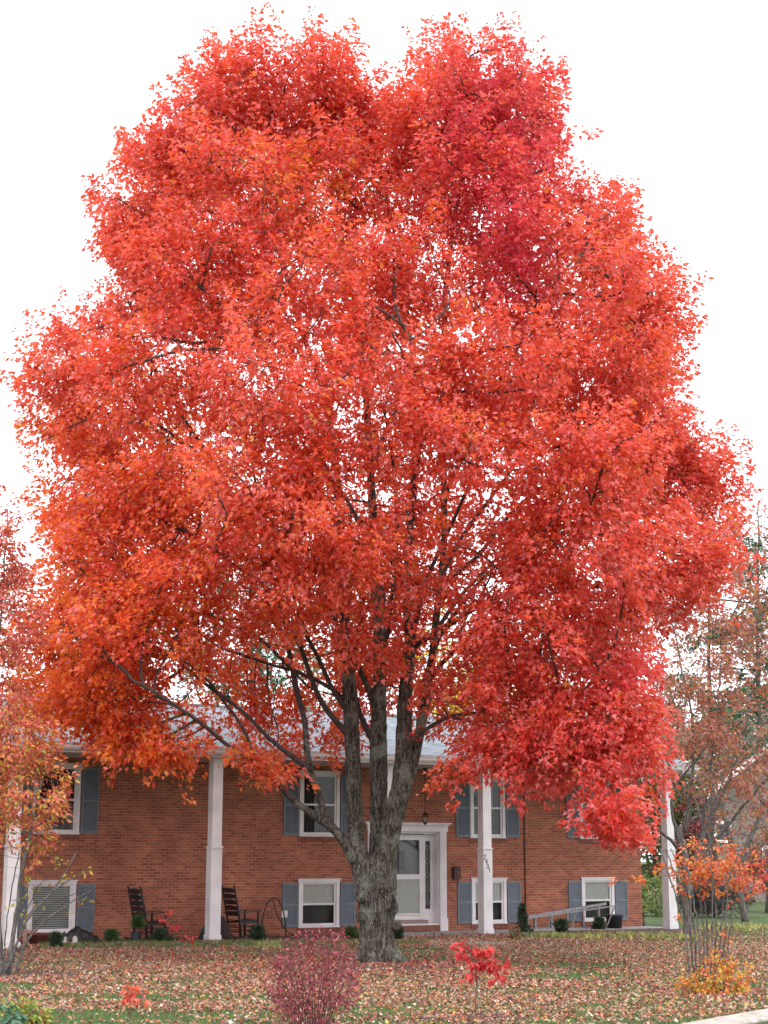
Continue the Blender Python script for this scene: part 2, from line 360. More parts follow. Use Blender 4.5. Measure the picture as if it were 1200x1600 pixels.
# house number 2401, slanting down the face of the third column
yf = COLY-.125-.012-.002
segs = {'2': [[(0,.8),(.15,.97),(.4,1),(.6,.85),(.58,.62),(0,.02),(.66,.02)]], '4': [[(.5,0),(.5,1),(0,.32),(.68,.32)]],
        '0': [[(.33,1),(.1,.85),(.03,.5),(.1,.15),(.33,0),(.56,.15),(.63,.5),(.56,.85),(.33,1)]], '1': [[(.15,.78),(.35,1),(.35,0)]]}
for ch, (px, py) in zip('2401', ((757.6, 1339.5), (760.2, 1346.5), (762.2, 1354), (764.8, 1360.5))):
    z = fZ(px, py, yf)-.05; x = float(onY(px, py, yf)[0])-.035
    b = MB()
    for line in segs[ch]:
        for (a, c), (d, e) in zip(line, line[1:]): b.bar((x+a*.1, yf, z+c*.115), (x+d*.1, yf, z+e*.115), .02 if False else .004, .019, up=(0, 0, 1) if abs(e-c) < .4*abs(d-a) else (1, 0, 0))
    b.build('house_number', mat('number_metal', (.04, .06, .07), .4, .1), cols[2])
# windows
def window(kind, x0, x1, z0, z1, style):
    f = MB(); tw = .085; y0 = -.035
    # outer casing proud of the brick
    f.box(x0, x0+tw, y0, .08, z0+.04, z1-.07); f.box(x1-tw, x1, y0, .08, z0+.04, z1-.07)
    f.box(x0-.012, x1+.012, y0-.008, .08, z1-.07, z1); f.box(x0-.035, x1+.035, y0-.03, .0, z1, z1+.025)
    f.box(x0-.01, x1+.01, y0-.02, .08, z0, z0+.04)
    fr = f.build('window', WHITE, house, bevel=.004)
    s = MB(); si = .05; a, b, c, d = x0+tw, x1-tw, z0+.04, z1-.07
    spans = [(a, b)]
    if style in ('tall', 'pair'):
        pass
    zm = (c+d)/2
    dh = style not in ('dark',) or True
    for p, q in spans:
        s.box(p, p+si, .0, .05, c, d); s.box(q-si, q, .0, .05, c, d)
        s.box(p+si, q-si, .0, .05, c, c+si+.015); s.box(p+si, q-si, .0, .05, d-si, d)
        if style not in ('blind',): s.box(p+si, q-si, -.004, .05, zm-.025, zm+.025)
    s.build('sash', WHITE, fr, bevel=.003)
    MB().box(a+.02, b-.02, .026, .031, c+.02, d-.02).build('pane', GLASS, fr)
    if style == 'tall':
        mt_ = MB(); xm_ = (a+b)/2
        for xx in (a+(b-a)*.33, a+(b-a)*.67): mt_.box(xx-.006, xx+.006, .012, .024, zm+.026, d-si)
        mt_.build('muntin', WHITE, fr)
    if style in ('blind',):
        bl = MB(); z = c+.03
        while z < d-.03:
            bl.add([(a+.02, .045, z), (b-.02, .045, z), (b-.02, .06, z+.03), (a+.02, .06, z+.03)], [(0, 1, 2, 3)]); z += .048
        bl.build('blind', BLIND, fr)
    elif style in ('shade', 'shade2', 'pair'):
        MB().box(a, b, .06, .065, zm-.02, d).build('blind', CURTAIN, fr); MB().box(a, b, .18, .185, c, zm-.02).build('curtain', CURTAIN_DARK, fr)
    elif style == 'tall':
        cu = MB()
        for k in range(16):
            xa = a+(b-a)*k/16; xb = a+(b-a)*(k+1)/16; ya, yb = (.12, .16) if k % 2 else (.16, .12)
            cu.add([(xa, ya, c), (xb, yb, c), (xb, yb, d), (xa, ya, d)], [(0, 1, 2, 3)])
        cu.build('curtain', CURTAIN_DARK, fr)
    else:
        cu = MB(); 
        for k in range(20):
            xa = a+(b-a)*k/20; xb = a+(b-a)*(k+1)/20; ya, yb = (.18, .23) if k % 2 else (.23, .18)
            cu.add([(xa, ya, c), (xb, yb, c), (xb, yb, d), (xa, ya, d)], [(0, 1, 2, 3)])
        cu.build('curtain', CURTAIN_DARK, fr)
    if True: MB().box(x0-.03, x1+.03, -.03, .1, z0-.115, z0-.004).build('sill', ROWLOCK, fr)
    # shutters
    sw = .43 if (x1-x0) > .5 else .4
    for (p, q) in ((x0-.02-sw, x0-.02), (x1+.035, x1+.035+sw)):
        sh = MB(); zz0, zz1 = z0+.02, z1-.075; r = .045
        sh.box(p, p+r, -.035, -.003, zz0, zz1); sh.box(q-r, q, -.035, -.003, zz0, zz1)
        zr = zz0+(zz1-zz0)*.5
        for (u, v) in ((zz0, zz0+.06), (zr-.03, zr+.03), (zz1-.06, zz1)): sh.box(p+r, q-r, -.035, -.003, u, v)
        sh.box(p+r, q-r, -.012, -.004, zz0+.06, zz1-.06)
        for (u, v) in ((zz0+.06, zr-.03), (zr+.03, zz1-.06)):
            n = int((v-u)/.036)
            for k in range(n):
                z = u+(v-u)*k/n
                sh.add([(p+r, -.03, z), (q-r, -.03, z), (q-r, -.013, z+.03), (p+r, -.013, z+.03)], [(0, 1, 2, 3)])
        sh.build('shutter', SHUTTER, house)
for q in wins: window(*q)
# door with surround
RD = .27                                        # recess depth
sy = -.07
ds = MB()
pw = .2
for a, b in ((DX0, DX0+pw), (DX1-pw, DX1)):
    ds.box(a, b, sy, .0, .35, OPZ1-.002)
    for k in range(3): ds.box(a+.035+k*.05, a+.06+k*.05, sy-.008, sy, .4, OPZ1-.12)
    ds.box(a-.02, b+.02, sy-.03, .0, .02, .35)
ds.box(DX0-.03, DX1+.03, sy-.02, 0, OPZ1, DZ-.07)
ds.box(DX0-.07, DX1+.07, sy-.05, 0, DZ-.07, DZ-.035); ds.box(DX0-.12, DX1+.12, sy-.09, 0, DZ-.035, DZ)
x = DX0-.03
while x < DX1+.0: ds.box(x, x+.03, sy-.042, sy-.021, DZ-.105, DZ-.072); x += .06
# casing reveals
ds.box(OPX0, OPX0+.03, .002, RD, .1, OPZ1-.003); ds.box(OPX1-.03, OPX1, .002, RD, .1, OPZ1-.003); ds.box(OPX0+.03, OPX1-.03, .002, RD, OPZ1-.05, OPZ1-.003)
dso = ds.build('door_surround', WHITE, house, bevel=.004)
def rX(px, py=1380): return float(onY(px, py, RD)[0])
ZT = fZ(650, 1437, RD); ZDT = fZ(650, 1304, RD)
xd0, xd1 = rX(607), rX(662)
dr = MB(); gx0, gx1 = rX(614.5), rX(654)
zm0, zm1 = fZ(640, 1374, RD), fZ(640, 1366, RD); gzt = fZ(640, 1312.5, RD); gzb = fZ(640, 1427, RD)
ys0, ys1 = RD-.05, RD-.01
dr.box(xd0, gx0, ys0, ys1, ZT, ZDT); dr.box(gx1, xd1, ys0, ys1, ZT, ZDT); dr.box(gx0, gx1, ys0, ys1, gzt, ZDT)
dr.box(gx0, gx1, ys0, ys1, zm0, zm1); dr.box(gx0, gx1, ys0, ys1, ZT, ZT+.06); dr.box(gx0, gx1, ys0-.005, ys1, gzb-.04, gzb)
door = dr.build('storm_door', WHITE, house, bevel=.004)
MB().box(gx0, gx1, RD-.03, RD-.025, gzb, zm0).build('glass', GLASS, door)
MB().box(gx0, gx1, RD-.03, RD-.025, zm1, gzt).build('glass', GLASS, door)
MB().box(gx0, gx1, RD-.018, RD-.014, ZT+.06, zm0).build('curtain', CURTAIN, door)
MB().bar((gx0-.02, ys0-.04, zm0-.1), (gx0-.02, ys0-.04, zm0+.15), .02, .02).box(gx0-.03, gx0-.01, ys0-.04, ys0, zm0-.08, zm0-.06).build('handle', WHITE, door)
ind = MB().box(xd0+.05, xd1-.05, RD+.08, RD+.12, ZT, ZDT-.05)
wx0, wx1, wz0, wz1 = rX(623.5), rX(634), fZ(628, 1361, RD), fZ(628, 1330, RD)
for a, b, c, d in ((wx0-.04, wx0, wz0-.04, wz1+.04), (wx1, wx1+.04, wz0-.04, wz1+.04), (wx0, wx1, wz0-.04, wz0), (wx0, wx1, wz1, wz1+.04)): ind.box(a, b, RD+.06, RD+.079, c, d)
indo = ind.build('inner_door', DOORGREY, house)
MB().box(wx0, wx1, RD+.07, RD+.076, wz0, wz1).build('glass', mat('dark_leaded_glass', (.015, .018, .02), .15, .3, 30, .3), indo)
# sidelights
def sidelight(a, b, ga, gb):
    zs0, zs1 = fZ(666, 1420, RD), fZ(666, 1314, RD)
    s = MB().box(a, ga, RD-.04, RD, .16, OPZ1-.05).box(gb, b, RD-.04, RD, .16, OPZ1-.05).box(ga, gb, RD-.04, RD, .16, zs0).box(ga, gb, RD-.04, RD, zs1, OPZ1-.05)
    o = s.build('sidelight', WHITE, house, bevel=.003)
    MB().box(ga, gb, RD-.012, RD-.006, zs0, zs1).build('pane', mat('leaded_glass', (.05, .06, .05), .12, .5, 9, .3), o)
    c = MB(); xm_ = (ga+gb)/2; hh = (zs1-zs0); w2 = (gb-ga)*.42
    for k in range(5):
        zc_ = zs0+hh*(.1+.2*k); e = .07
        pts = [(xm_-w2, zc_), (xm_, zc_+e), (xm_+w2, zc_), (xm_, zc_-e), (xm_-w2, zc_)]
        for (p, q), (r_, t_) in zip(pts, pts[1:]): c.bar((p, RD-.016, q), (r_, RD-.016, t_), .006, .009, up=(0, 1, 0))
        c.bar((xm_, RD-.016, zc_+e), (xm_, RD-.016, zc_+hh*.2-e), .007, .006, up=(1, 0, 0)) if k < 4 else None
    c.build('caming', mat('lead_caming', (.45, .46, .45), .35, .1, 5, 0, .5), o)
sidelight(xd1+.002, rX(676), rX(663.3), rX(671.3)); 
wsl = rX(676)-xd1
sidelight(xd0-wsl, xd0-.002, xd0-wsl+.08, xd0-.03)
MB().box(OPX0+.03, OPX1-.03, RD-.03, RD+.05, .0, OPZ1).build('door_backing', INTERIOR, house) if False else None
MB().box(OPX0+.03, OPX1-.03, RD+.13, RD+.16, .0, OPZ1).build('dark_hall_sheet', INTERIOR, house)  # dark sheet behind the door, painted as the unlit hall
MB().box(xd0, xd1+.01, .06, RD-.06, ZT-.09, ZT-.004).build('threshold', mat('weathered_wood', (.28, .2, .19), .8, .2, 10, .2), house)
MB().box(OPX0+.03, OPX1-.03, -.06, RD+.1, ZT-.13, ZT-.092).build('door_sill', WHITE, house)
MB().box(OPX0+.02, OPX1-.02, -.1, RD+.1, .03, ZT-.134).build('door_step', ROWLOCK, house)
# porch floor slab: setting
tag(MB().box(fX(560), XR+.1, EDGE+.25, -.01, -.1, .022).build('porch_floor', CONCRETE), kind='structure')
tag(MB().add([(*onZ(655, 1470, .01)[:2], .012), (*onZ(722, 1467, .01)[:2], .012), (*onZ(800, 1473, .01)[:2], .012), (*onZ(770, 1481, .01)[:2], .012), (*onZ(680, 1481, .01)[:2], .012)], [(0, 1, 2, 3, 4)][:1]).build('path', CONCRETE), kind='structure')
# expansion-joint pipe and downspout
xp = fX(819, 1330)
MB().tube([(xp, -.03, .1), (xp, -.03, ZS)], .016, 8).build('conduit', mat('dark_red_conduit', (.06, .015, .012), .6), house, smooth=True)
dx = rx1-.55
MB().tube([(dx, EDGE-.09, gz+.02), (dx, EDGE-.09, gz-.06), (dx-.02, EDGE+.1, gz-.22), (dx-.03, COLY-.2, gz-.35)], .045, 8).build('downspout', WHITE_METAL, house, smooth=True)

# pendant lantern, mailbox, outlet box
lp = onZ(664, 1200, ZS)
lroot = empty('hanging_lantern', (lp[0], lp[1], ZS), 'black lantern hanging on a long chain from the porch ceiling above the door', 'lantern')
MB().lathe([(.0, 0), (.07, -.0), (.07, -.02), (.02, -.04)][::-1], (lp[0], lp[1], ZS), 16).build('ceiling_mount', BLACKMETAL, lroot, smooth=True)
d = float(np.dot(lp-CAMP, FW)); zt_ = float(onD(664.5, 1268, d)[2]); zb_ = float(onD(664.5, 1291, d)[2])
ch = MB(); z = ZS-.04; k = 0
while z > zt_:
    a = .011
    pts = [(lp[0]+(a*math.cos(t) if k % 2 else 0), lp[1]+(0 if k % 2 else a*math.cos(t)), z-.02+.02*math.sin(t)) for t in np.linspace(0, 2*PI, 9)]
    ch.tube(pts, .0045, 4, False); z -= .031; k += 1
ch.build('chain', BLACKMETAL, lroot)
H = zt_-zb_
MB().lathe([(.005, 0), (.03, -.04*H/.4), (.09, -.2*H), (.085, -.22*H)][::-1], (lp[0], lp[1], zt_), 6).build('lantern_cap', BLACKMETAL, lroot)
MB().lathe([(.0, -H), (.02, -.93*H), (.02, -.86*H), (.06, -.8*H), (.06, -.76*H)], (lp[0], lp[1], zt_), 6).build('finial', BLACKMETAL, lroot)
b = MB()
for k in range(6):
    t = k*PI/3; b.bar((lp[0]+.078*math.cos(t), lp[1]+.078*math.sin(t), zt_-.21*H), (lp[0]+.055*math.cos(t), lp[1]+.055*math.sin(t), zt_-.78*H), .01, .01)
b.build('cage', BLACKMETAL, lroot)
MB().lathe([(.045, -.74*H), (.065, -.25*H)], (lp[0], lp[1], zt_), 12).build('glass', GLASS, lroot, smooth=True)
MB().lathe([(.02, -.74*H), (.02, -.5*H), (.005, -.42*H)], (lp[0], lp[1], zt_), 10).build('bulb', WHITE, lroot, smooth=True)
mx0, mx1, mz0, mz1 = fX(706, 1365), fX(716.5, 1365), fZ(711, 1373), fZ(711, 1355)
mr = empty('mailbox', ((mx0+mx1)/2, -.06, mz0), 'dark rusty wall mailbox with paper hooks beside the front door', 'mailbox')
MB().box(mx0, mx1, -.11, -.004, mz0, mz1).build('box', RUST, mr, bevel=.012)
MB().add([(mx0-.01, -.125, mz1-.05), (mx1+.01, -.125, mz1-.05), (mx1+.01, -.004, mz1+.02), (mx0-.01, -.004, mz1+.02), (mx0-.01, -.125, mz1-.06), (mx1+.01, -.125, mz1-.06), (mx1+.01, -.004, mz1+.008), (mx0-.01, -.004, mz1+.008)], [(0,1,2,3),(7,6,5,4),(0,4,5,1),(1,5,6,2),(3,7,4,0),(2,6,7,3)]).build('lid', RUST, mr)
MB().ball(((mx0+mx1)/2, -.115, (mz0+mz1)/2), .035, sq=(1, .4, 1.3)).build('emblem', mat('worn_emblem', (.13, .08, .07), .5, .3, 20), mr, smooth=True)
for xx in (mx0+.05, mx1-.05):
    MB().tube([(xx, -.02, mz0), (xx, -.03, mz0-.09), (xx, -.07, mz0-.11), (xx, -.09, mz0-.07)], .007, 6).build('paper_hook', RUST, mr)
bx0, bx1, bz0, bz1 = fX(438.5, 1430), fX(447, 1430), fZ(442, 1434), fZ(442, 1423)
br = empty('outlet_box', ((bx0+bx1)/2, -.04, bz0), 'small white covered outlet box on the brick wall by the black hoop', 'outlet box')
MB().box(bx0, bx1, -.06, -.003, bz0, bz1).build('box', WHITE, br, bevel=.008); MB().box(bx0-.008, bx1+.008, -.075, -.06, bz0+.03, bz1+.005).build('cover', WHITE, br, bevel=.004)

# ------------------------------------------------------------------ rocking chairs
def rocking_chair(name, loc, rz, label, cloth=False, group='rocking chairs on the porch'):
    r = empty(name, loc, label, 'rocking chair', group, rz)
    # faces +x locally
    w2 = .27; lean = .28
    def post(s): return [(-.22, s, .06), (-.24, s, .42), (-.32, s, .8), (-.42, s, 1.2)]
    for s in (-w2, w2): MB().tube(post(s), [.027, .028, .027, .024], 8).ball((-.425, s, 1.215), .028, 8, 5).build('back_post', BLACKWOOD, r, smooth=True, local=True)
    for k in range(5):
        z = .58+k*.135; t = (z-.42)/.78; x = -.24-.18*t*(.85+.15*t)-.005
        sl_ = MB(); n = 8
        vs = []
        for i in range(n+1):
            u = i/n; y = -w2+2*w2*u; bow = -.035*math.sin(PI*u); hh = .04+.028*math.sin(PI*u)
            for (dx_, dz_) in ((-.006, -.05), (.006, -.05), (.006-.02, hh), (-.006-.02, hh)): vs.append((x+bow+dx_, y, z+dz_))
        fs = []
        for i in range(n):
            o = i*4; fs += [(o+j, o+(j+1) % 4, o+4+(j+1) % 4, o+4+j) for j in range(4)]
        sl_.add(vs, fs+[(0, 1, 2, 3), tuple(n*4+j for j in (3, 2, 1, 0))]).build('back_slat', BLACKWOOD, r, local=True)
    for s in (-w2-.02, w2+.02): MB().tube([(.27, s, .04), (.26, s, .45), (.26, s, .63)], [.027, .03, .024], 8).build('front_leg', BLACKWOOD, r, smooth=True, local=True)
    seat = MB()
    for k in range(9):
        x = -.22+k*.058; seat.box(x, x+.052, -w2-.005, w2+.005, .405+abs(k-4)*.003, .425+abs(k-4)*.004)
    seat.box(-.23, .29, -w2-.02, -w2+.01, .36, .4).box(-.23, .29, w2-.01, w2+.02, .36, .4).box(.255, .285, -w2, w2, .36, .4)
    seat.build('seat', BLACKWOOD, r, local=True)
    for s in (-w2-.02, w2+.02):
        MB().bar((-.31, s, .60), (.33, s, .655), .08, .022).build('armrest', BLACKWOOD, r, local=True)
        pts = []
        for k in range(15):
            a = -.62+1.15*k/14; pts.append((1.15*math.sin(a)*.68-.03, s*.98, 1.15-1.15*math.cos(a)*1.0+.02 if False else .02+.42*(math.sin(a)**2)*.45))
        MB().tube(pts, .02, 6).build('rocker', BLACKWOOD, r, smooth=True, local=True)
    st = MB()
    for z in (.17, .27): st.tube([(.265, -w2, z), (.265, w2, z)], .015, 6); st.tube([(-.23, -w2, z), (-.23, w2, z)], .015, 6)
    for s in (-w2-.01, w2+.01): st.tube([(-.23, s, .2), (.265, s, .2)], .011, 6).tube([(-.23, s, .3), (.265, s, .3)], .011, 6)
    st.build('stretcher', BLACKWOOD, r, smooth=True, local=True)
    if cloth:
        MB().box(-.002, .012, -.09, .09, 0, .44).build('towel', CARD, None)
    return r
def gp(px, py, z=0.):
    p = onZ(px, py, z)
    if p[1] > -.75 and p[0] < XR: p = onY(px, py, -.75)      # keep clear of the wall
    return (float(p[0]), float(p[1]), z)
YCH = -.85
c1 = onY(232, 1468, YCH); c2 = onY(378, 1466, YCH)
rocking_chair('rocking_chair', (c1[0], YCH, 0), math.radians(9), 'dark ladder back rocking chair with a tan strip of cloth, left of the white column')
rocking_chair('rocking_chair', (c2[0], YCH, 0), math.radians(7), 'dark bare ladder back rocking chair between white column and black hoop')
# tan cloth hung over chair back
a = onY(218.5, 1393, YCH-.0); bq = onY(221, 1423, YCH-.0)
cl = MB(); xx = c1[0]-.385; yy0 = YCH+.05; 
pts = [(-.40, .98), (-.385, 1.1), (-.36, 1.13), (-.33, 1.05), (-.29, .9), (-.25, .74), (-.235, .62)]
R8 = Matrix.Rotation(math.radians(9), 3, 'Z')
vs = []
for (lx, lz) in pts:
    for ly in (.02, .2):
        v = R8 @ Vector((lx+.03, ly, lz)); vs.append((c1[0]+v.x, YCH+v.y, v.z))
    for ly in (.2, .02):
        v = R8 @ Vector((lx+.018, ly, lz)); vs.append((c1[0]+v.x, YCH+v.y, v.z))
fs = []
for i in range(len(pts)-1):
    o = i*4; fs += [(o+j, o+(j+1) % 4, o+4+(j+1) % 4, o+4+j) for j in range(4)]
tag(cl.add(vs, fs+[(0, 1, 2, 3), tuple(len(pts)*4-4+j for j in (3, 2, 1, 0))]).build('cloth', CARD), 'tan strip of cloth hanging over the left rocking chair back', 'cloth')

# ------------------------------------------------------------------ ladder
YL = -.55
def q(px, py, Y=YL): p = onY(px, py, Y); return np.array([p[0], Y, max(p[2], .0)])
lad = empty('stepladder', q(880, 1450), 'grey aluminium stepladder lying on its side under the right windows', 'ladder')
u0, u1 = q(823, 1433), q(947, 1412); l0, l1 = q(823, 1450), q(933, 1447); l0[2] = .03; l1[2] = .03
dv = np.array([0, -.32, 0])
for nm, p_, q_ in (('side_rail', u0, u1), ('side_rail', l0, l1)): MB().bar(p_, q_, .03, .07).build(nm, ALU, lad)
for k, t in enumerate((.1, .3, .5, .7, .9)):
    a_ = u0+(u1-u0)*t; b_ = l0+(l1-l0)*t*1.0; b_[0] = a_[0]; b_[2] = .03
    MB().bar(a_-np.array([0, 0, .03]), b_+np.array([0, 0, .03]), .08, .045, up=(1, 0, 0)).build('step', ALU, lad)
    MB().bar(a_+np.array([.08, 0, -.03]), a_+np.array([.0, 0, -.11]), .018, .022).build('brace', ALU, lad); MB().bar(b_+np.array([.08, 0, .03]), b_+np.array([.0, 0, .11]), .018, .022).build('brace', ALU, lad)
ru0, ru1 = u0+dv*.2, u1+dv*1.2; rl0, rl1 = l0+dv*.2, l1+dv*1.2; ru1[2] -= .05
MB().bar(ru0+np.array([0, 0, -.03]), ru1, .02, .035).bar(rl0, rl1, .02, .035).bar(ru1, rl1, .03, .02, up=(1, 0, 0)).bar(ru0*.45+ru1*.55, rl0*.45+rl1*.55, .03, .02, up=(1, 0, 0)).bar(ru0*.75+ru1*.25, rl0*.75+rl1*.25, .03, .02, up=(1, 0, 0)).build('rear_frame', ALU, lad)
MB().bar(u0+np.array([-.02, -.05, .03]), l0+np.array([-.02, -.05, -.02]), .1, .03, up=(1, 0, 0)).build('top_cap', ALU, lad)
# black tub
p = gp(960, 1448); rad = 14/ (F/ (np.dot(np.array(p)-CAMP, FW)))
tb = MB().lathe([(.0, 0), (rad*.78, 0), (rad*.93, .33), (rad*1.04, .34), (rad*1.04, .38), (rad*.96, .38), (rad*.92, .33), (rad*.7, .25), (0, .25)], p, 24)
tag(tb.build('plant_tub', BLACKPLASTIC, smooth=True), 'round black plastic tub on the ground at the end of the ladder', 'tub')
# hoops
YH = -.3
def qh(px, py): p = onY(px, py, YH); return (p[0], YH, max(float(p[2]), .012))
tag(MB().tube([qh(409, 1462), qh(409, 1445), qh(412, 1428), qh(417, 1413), qh(423, 1405), qh(430, 1402.5), qh(436, 1407), qh(441, 1418), qh(444, 1430), qh(446, 1445), qh(447, 1462)], .017, 8).tube([qh(427, 1404), qh(429, 1416), qh(433, 1430), qh(440, 1443), qh(448, 1455), qh(458, 1461), qh(470, 1462)], .014, 8).build('garden_hose', BLACKPLASTIC, smooth=True),
    'thin black hoop of hose standing between the right rocking chair and blue shutter', 'hose')
# dark cone shape behind second column
p = onY(338, 1463, -1.2)
cvv = MB().lathe([(.42, 0), (.40, .1), (.3, .32), (.17, .52), (.06, .6), (0, .61)], (float(p[0]), -1.2, 0), 18)
cv = cvv.build('dark_cone', DARKBROWN, smooth=True); tag(cv, 'dark brown cone shape on the porch behind the white column', 'garden cover')
# coiled hose/brown coil
p = gp(800, 1468)
cb = MB()
pts = [(p[0]+(.17-.012*t)*math.cos(t*.9), p[1]-.08-.01*t, .17+(.17-.012*t)*math.sin(t*.9)) for t in np.arange(0, 13, .35)]
cb.tube(pts, .028, 7); cb.tube([(p[0]-.3, p[1]+.1, .03), (p[0]-.15, p[1], .05), (p[0]+.05, p[1]-.05, .04), (p[0]+.25, p[1]+.02, .05)], [.02, .05, .06, .03], 7)
tag(cb.build('coiled_basket', BROWN, smooth=True), 'brown coiled wicker horn lying in the bed beside the cone evergreen', 'basket')
# things at the far left under the window
def pot(name, px, py, wpx, h, mt, label, cat, taper=.8):
    p = gp(px, py); r_ = wpx/2/(F/np.dot(np.array(p)-CAMP, FW))
    o = MB().lathe([(0, 0), (r_*taper, 0), (r_, h*.9), (r_*1.06, h*.9), (r_*1.06, h), (r_*.92, h), (r_*.85, h*.8), (0, h*.8)], p, 20).build(name, mt, smooth=False)
    return tag(o, label, cat), p, r_
pot('plant_pot', 212.5, 1473.5, 17, .24, mat('grey_pot', (.03, .034, .045), .6, .2), 'dark grey nursery pot in front of the left rocking chair', 'pot')
pot('paint_can', 77, 1473, 11, .19, CANBLUE, 'small blue grey can on the ground under the left lower window', 'can', 1)
p = gp(64, 1475)
tp = MB().lathe([(0, 0), (.24, 0), (.3, .2), (.32, .22), (.3, .235), (.27, .2), (0, .12)], p, 22); tag(tp.build('garden_tub', TUBRED, smooth=True), 'low dark red garden tub beside the blue grey can', 'tub')
pot('clay_planter', 45, 1471, 24, .3, PINKCLAY, 'pale pink clay planter below the left window beside the corner column', 'planter', .7)
# black tarp bundle
a_ = gp(92, 1472); b_ = gp(152, 1470)
tr_ = MB(); n = 16; ring = 10
for i in range(n+1):
    u = i/n; cx_ = a_[0]+(b_[0]-a_[0])*u; cy_ = a_[1]+(b_[1]-a_[1])*u; hh = .12+.22*math.exp(-((u-.5)/.28)**2)+(.1 if i == 2 else 0)+random.uniform(-.02, .02); ww = .22*math.sin(PI*min(max(u, .06), .94))**.5
    for j in range(ring):
        th = PI*j/(ring-1); tr_.v.append((cx_+random.uniform(-.012, .012), cy_-ww*math.cos(th), .01+hh*math.sin(th)*(1+random.uniform(-.1, .1))))
for i in range(n):
    for j in range(ring-1): o = i*ring; tr_.f.append((o+j, o+j+1, o+ring+j+1, o+ring+j))
tr_.f += [tuple(range(ring)), tuple(n*ring+j for j in range(ring))[::-1]]
tag(tr_.build('tarp_bundle', BLACKPLASTIC), 'low crumpled black tarp bundle on the ground below the left lower window', 'tarp')
for (px, py, lb) in ((100, 1476, 'white garden ornament in front of the black tarp, nearer the can'), (117, 1476, 'white garden ornament in front of the black tarp, farther from the can')):
    p = gp(px, py); o = MB().lathe([(0, 0), (.11, 0), (.1, .04), (.05, .07), (.06, .12), (.04, .17), (0, .19)], p, 14)
    tag(o.build('garden_ornament', mat('cream_stone', (.5, .48, .42), .8, .15), smooth=True), lb, 'garden ornament', 'white garden ornaments')
MB_ = MB().tube([gp(28, 1476, .25), gp(24, 1475, .1), gp(18, 1478, .06), gp(8, 1482, .05)], .06, 8)
tag(MB_.build('drain_elbow', WHITE, smooth=True), 'white drain elbow at the foot of the leftmost column', 'drain pipe')

# ------------------------------------------------------------------ beds and kerb
def bed(name, pts, z=.006):
    c = np.mean(pts, 0); m = MB(); k = len(pts); P = []
    for i in range(k):
        a, b = np.array(pts[i]), np.array(pts[(i+1) % k])
        for t in np.linspace(0, 1, 6)[:-1]: P.append(a+(b-a)*t+rng.normal(0, .06, 2))
    vs = [(x_, y_, z) for x_, y_ in P]+[(c[0], c[1], z+.03)]; n = len(P)
    return m.add(vs, [(i, (i+1) % n, n) for i in range(n)]).build(name, MULCH)
def g2(px, py): p = onZ(px, py); return (float(p[0]), float(p[1]))
xa_ = fX(560)
tag(bed('planting_bed', [(-15, -.02), (xa_, -.02), (xa_, -2.6), g2(430, 1480), g2(330, 1487), g2(200, 1490), g2(60, 1497), (-15, -5.6)]), kind='structure')
xr_ = XR+.1
tag(bed('planting_bed', [(fX(790), -1.4), (xr_, -1.4), (xr_+2.2, -1.5), g2(1090, 1459), g2(1000, 1462), g2(880, 1473), g2(800, 1480)], .026), kind='structure')
def disc_bed(px, py, r):
    c = g2(px, py); return tag(bed('mulch_ring', [(c[0]+r*math.cos(t), c[1]+r*math.sin(t)) for t in np.linspace(0, 2*PI, 9)[:-1]], .008), kind='structure')
disc_bed(590, 1510, 1.9); disc_bed(15, 1527, 1.6); disc_bed(742, 1592, .8); disc_bed(490, 1612, 1.0); disc_bed(280, 1502, .5); disc_bed(1110, 1552, 1.0)
kp = [onZ(980, 1621), onZ(1080, 1602), onZ(1140, 1591), onZ(1200, 1580.5), onZ(1290, 1568), onZ(1400, 1556)]
kb = MB(); W = .5
vs = []
for i, p in enumerate(kp):
    t = nrm(np.array(kp[min(i+1, len(kp)-1)])-np.array(kp[max(i-1, 0)])); nn = np.array([t[1], -t[0], 0])
    for off, z in ((0, .0), (.0, .03), (.03, .045), (W-.04, .045), (W, .02), (W+.01, -.12)): v = np.array(p)+nn*off; vs.append((v[0], v[1], z))
fs = []
for i in range(len(kp)-1):
    o = i*6; fs += [(o+j, o+j+1, o+6+j+1, o+6+j) for j in range(5)]
tag(kb.add(vs, fs).build('kerb', KERB), kind='structure')

# ------------------------------------------------------------------ leaves
def tmpl(kind):
    if kind == 'maple':
        R_ = [(.07, .0), (.30, .03), (.24, .22), (.52, .42), (.22, .50)]
        V = [(0, -.02)]+R_+[(0, 1.)]+[(-x_, y_) for x_, y_ in R_[::-1]]
        f = [[0, 1, 2, 3, 4, 5, 6], [6, 7, 8, 9, 10, 11, 0]]
    elif kind == 'oval':
        V = [(0, 0), (.26, .3), (.22, .7), (0, 1), (-.22, .7), (-.26, .3)]; f = [[0, 1, 2, 3], [3, 4, 5, 0]]
    elif kind == 'needle':
        V = [(0, 0), (.05, .1), (0, 1), (-.05, .1)]; f = [[0, 1, 2, 3]]
    elif kind == 'tuft':
        V = [(-.12, 0), (.12, 0), (.34, .8), (.1, .35), (.05, 1.1), (-.06, .4), (-.3, .95)]; f = [[0, 1, 2, 3, 4, 5, 6]]
    elif kind == 'blade':
        V = [(-.06, 0), (.06, 0), (0, 1)]; f = [[0, 1, 2]]
    V = np.array([(x_, y_, .55*abs(x_)*(1 if kind != 'tuft' else 0)-.25*y_*y_*(1 if kind in ('maple', 'oval') else 0)) for x_, y_ in V], float)
    return V, f
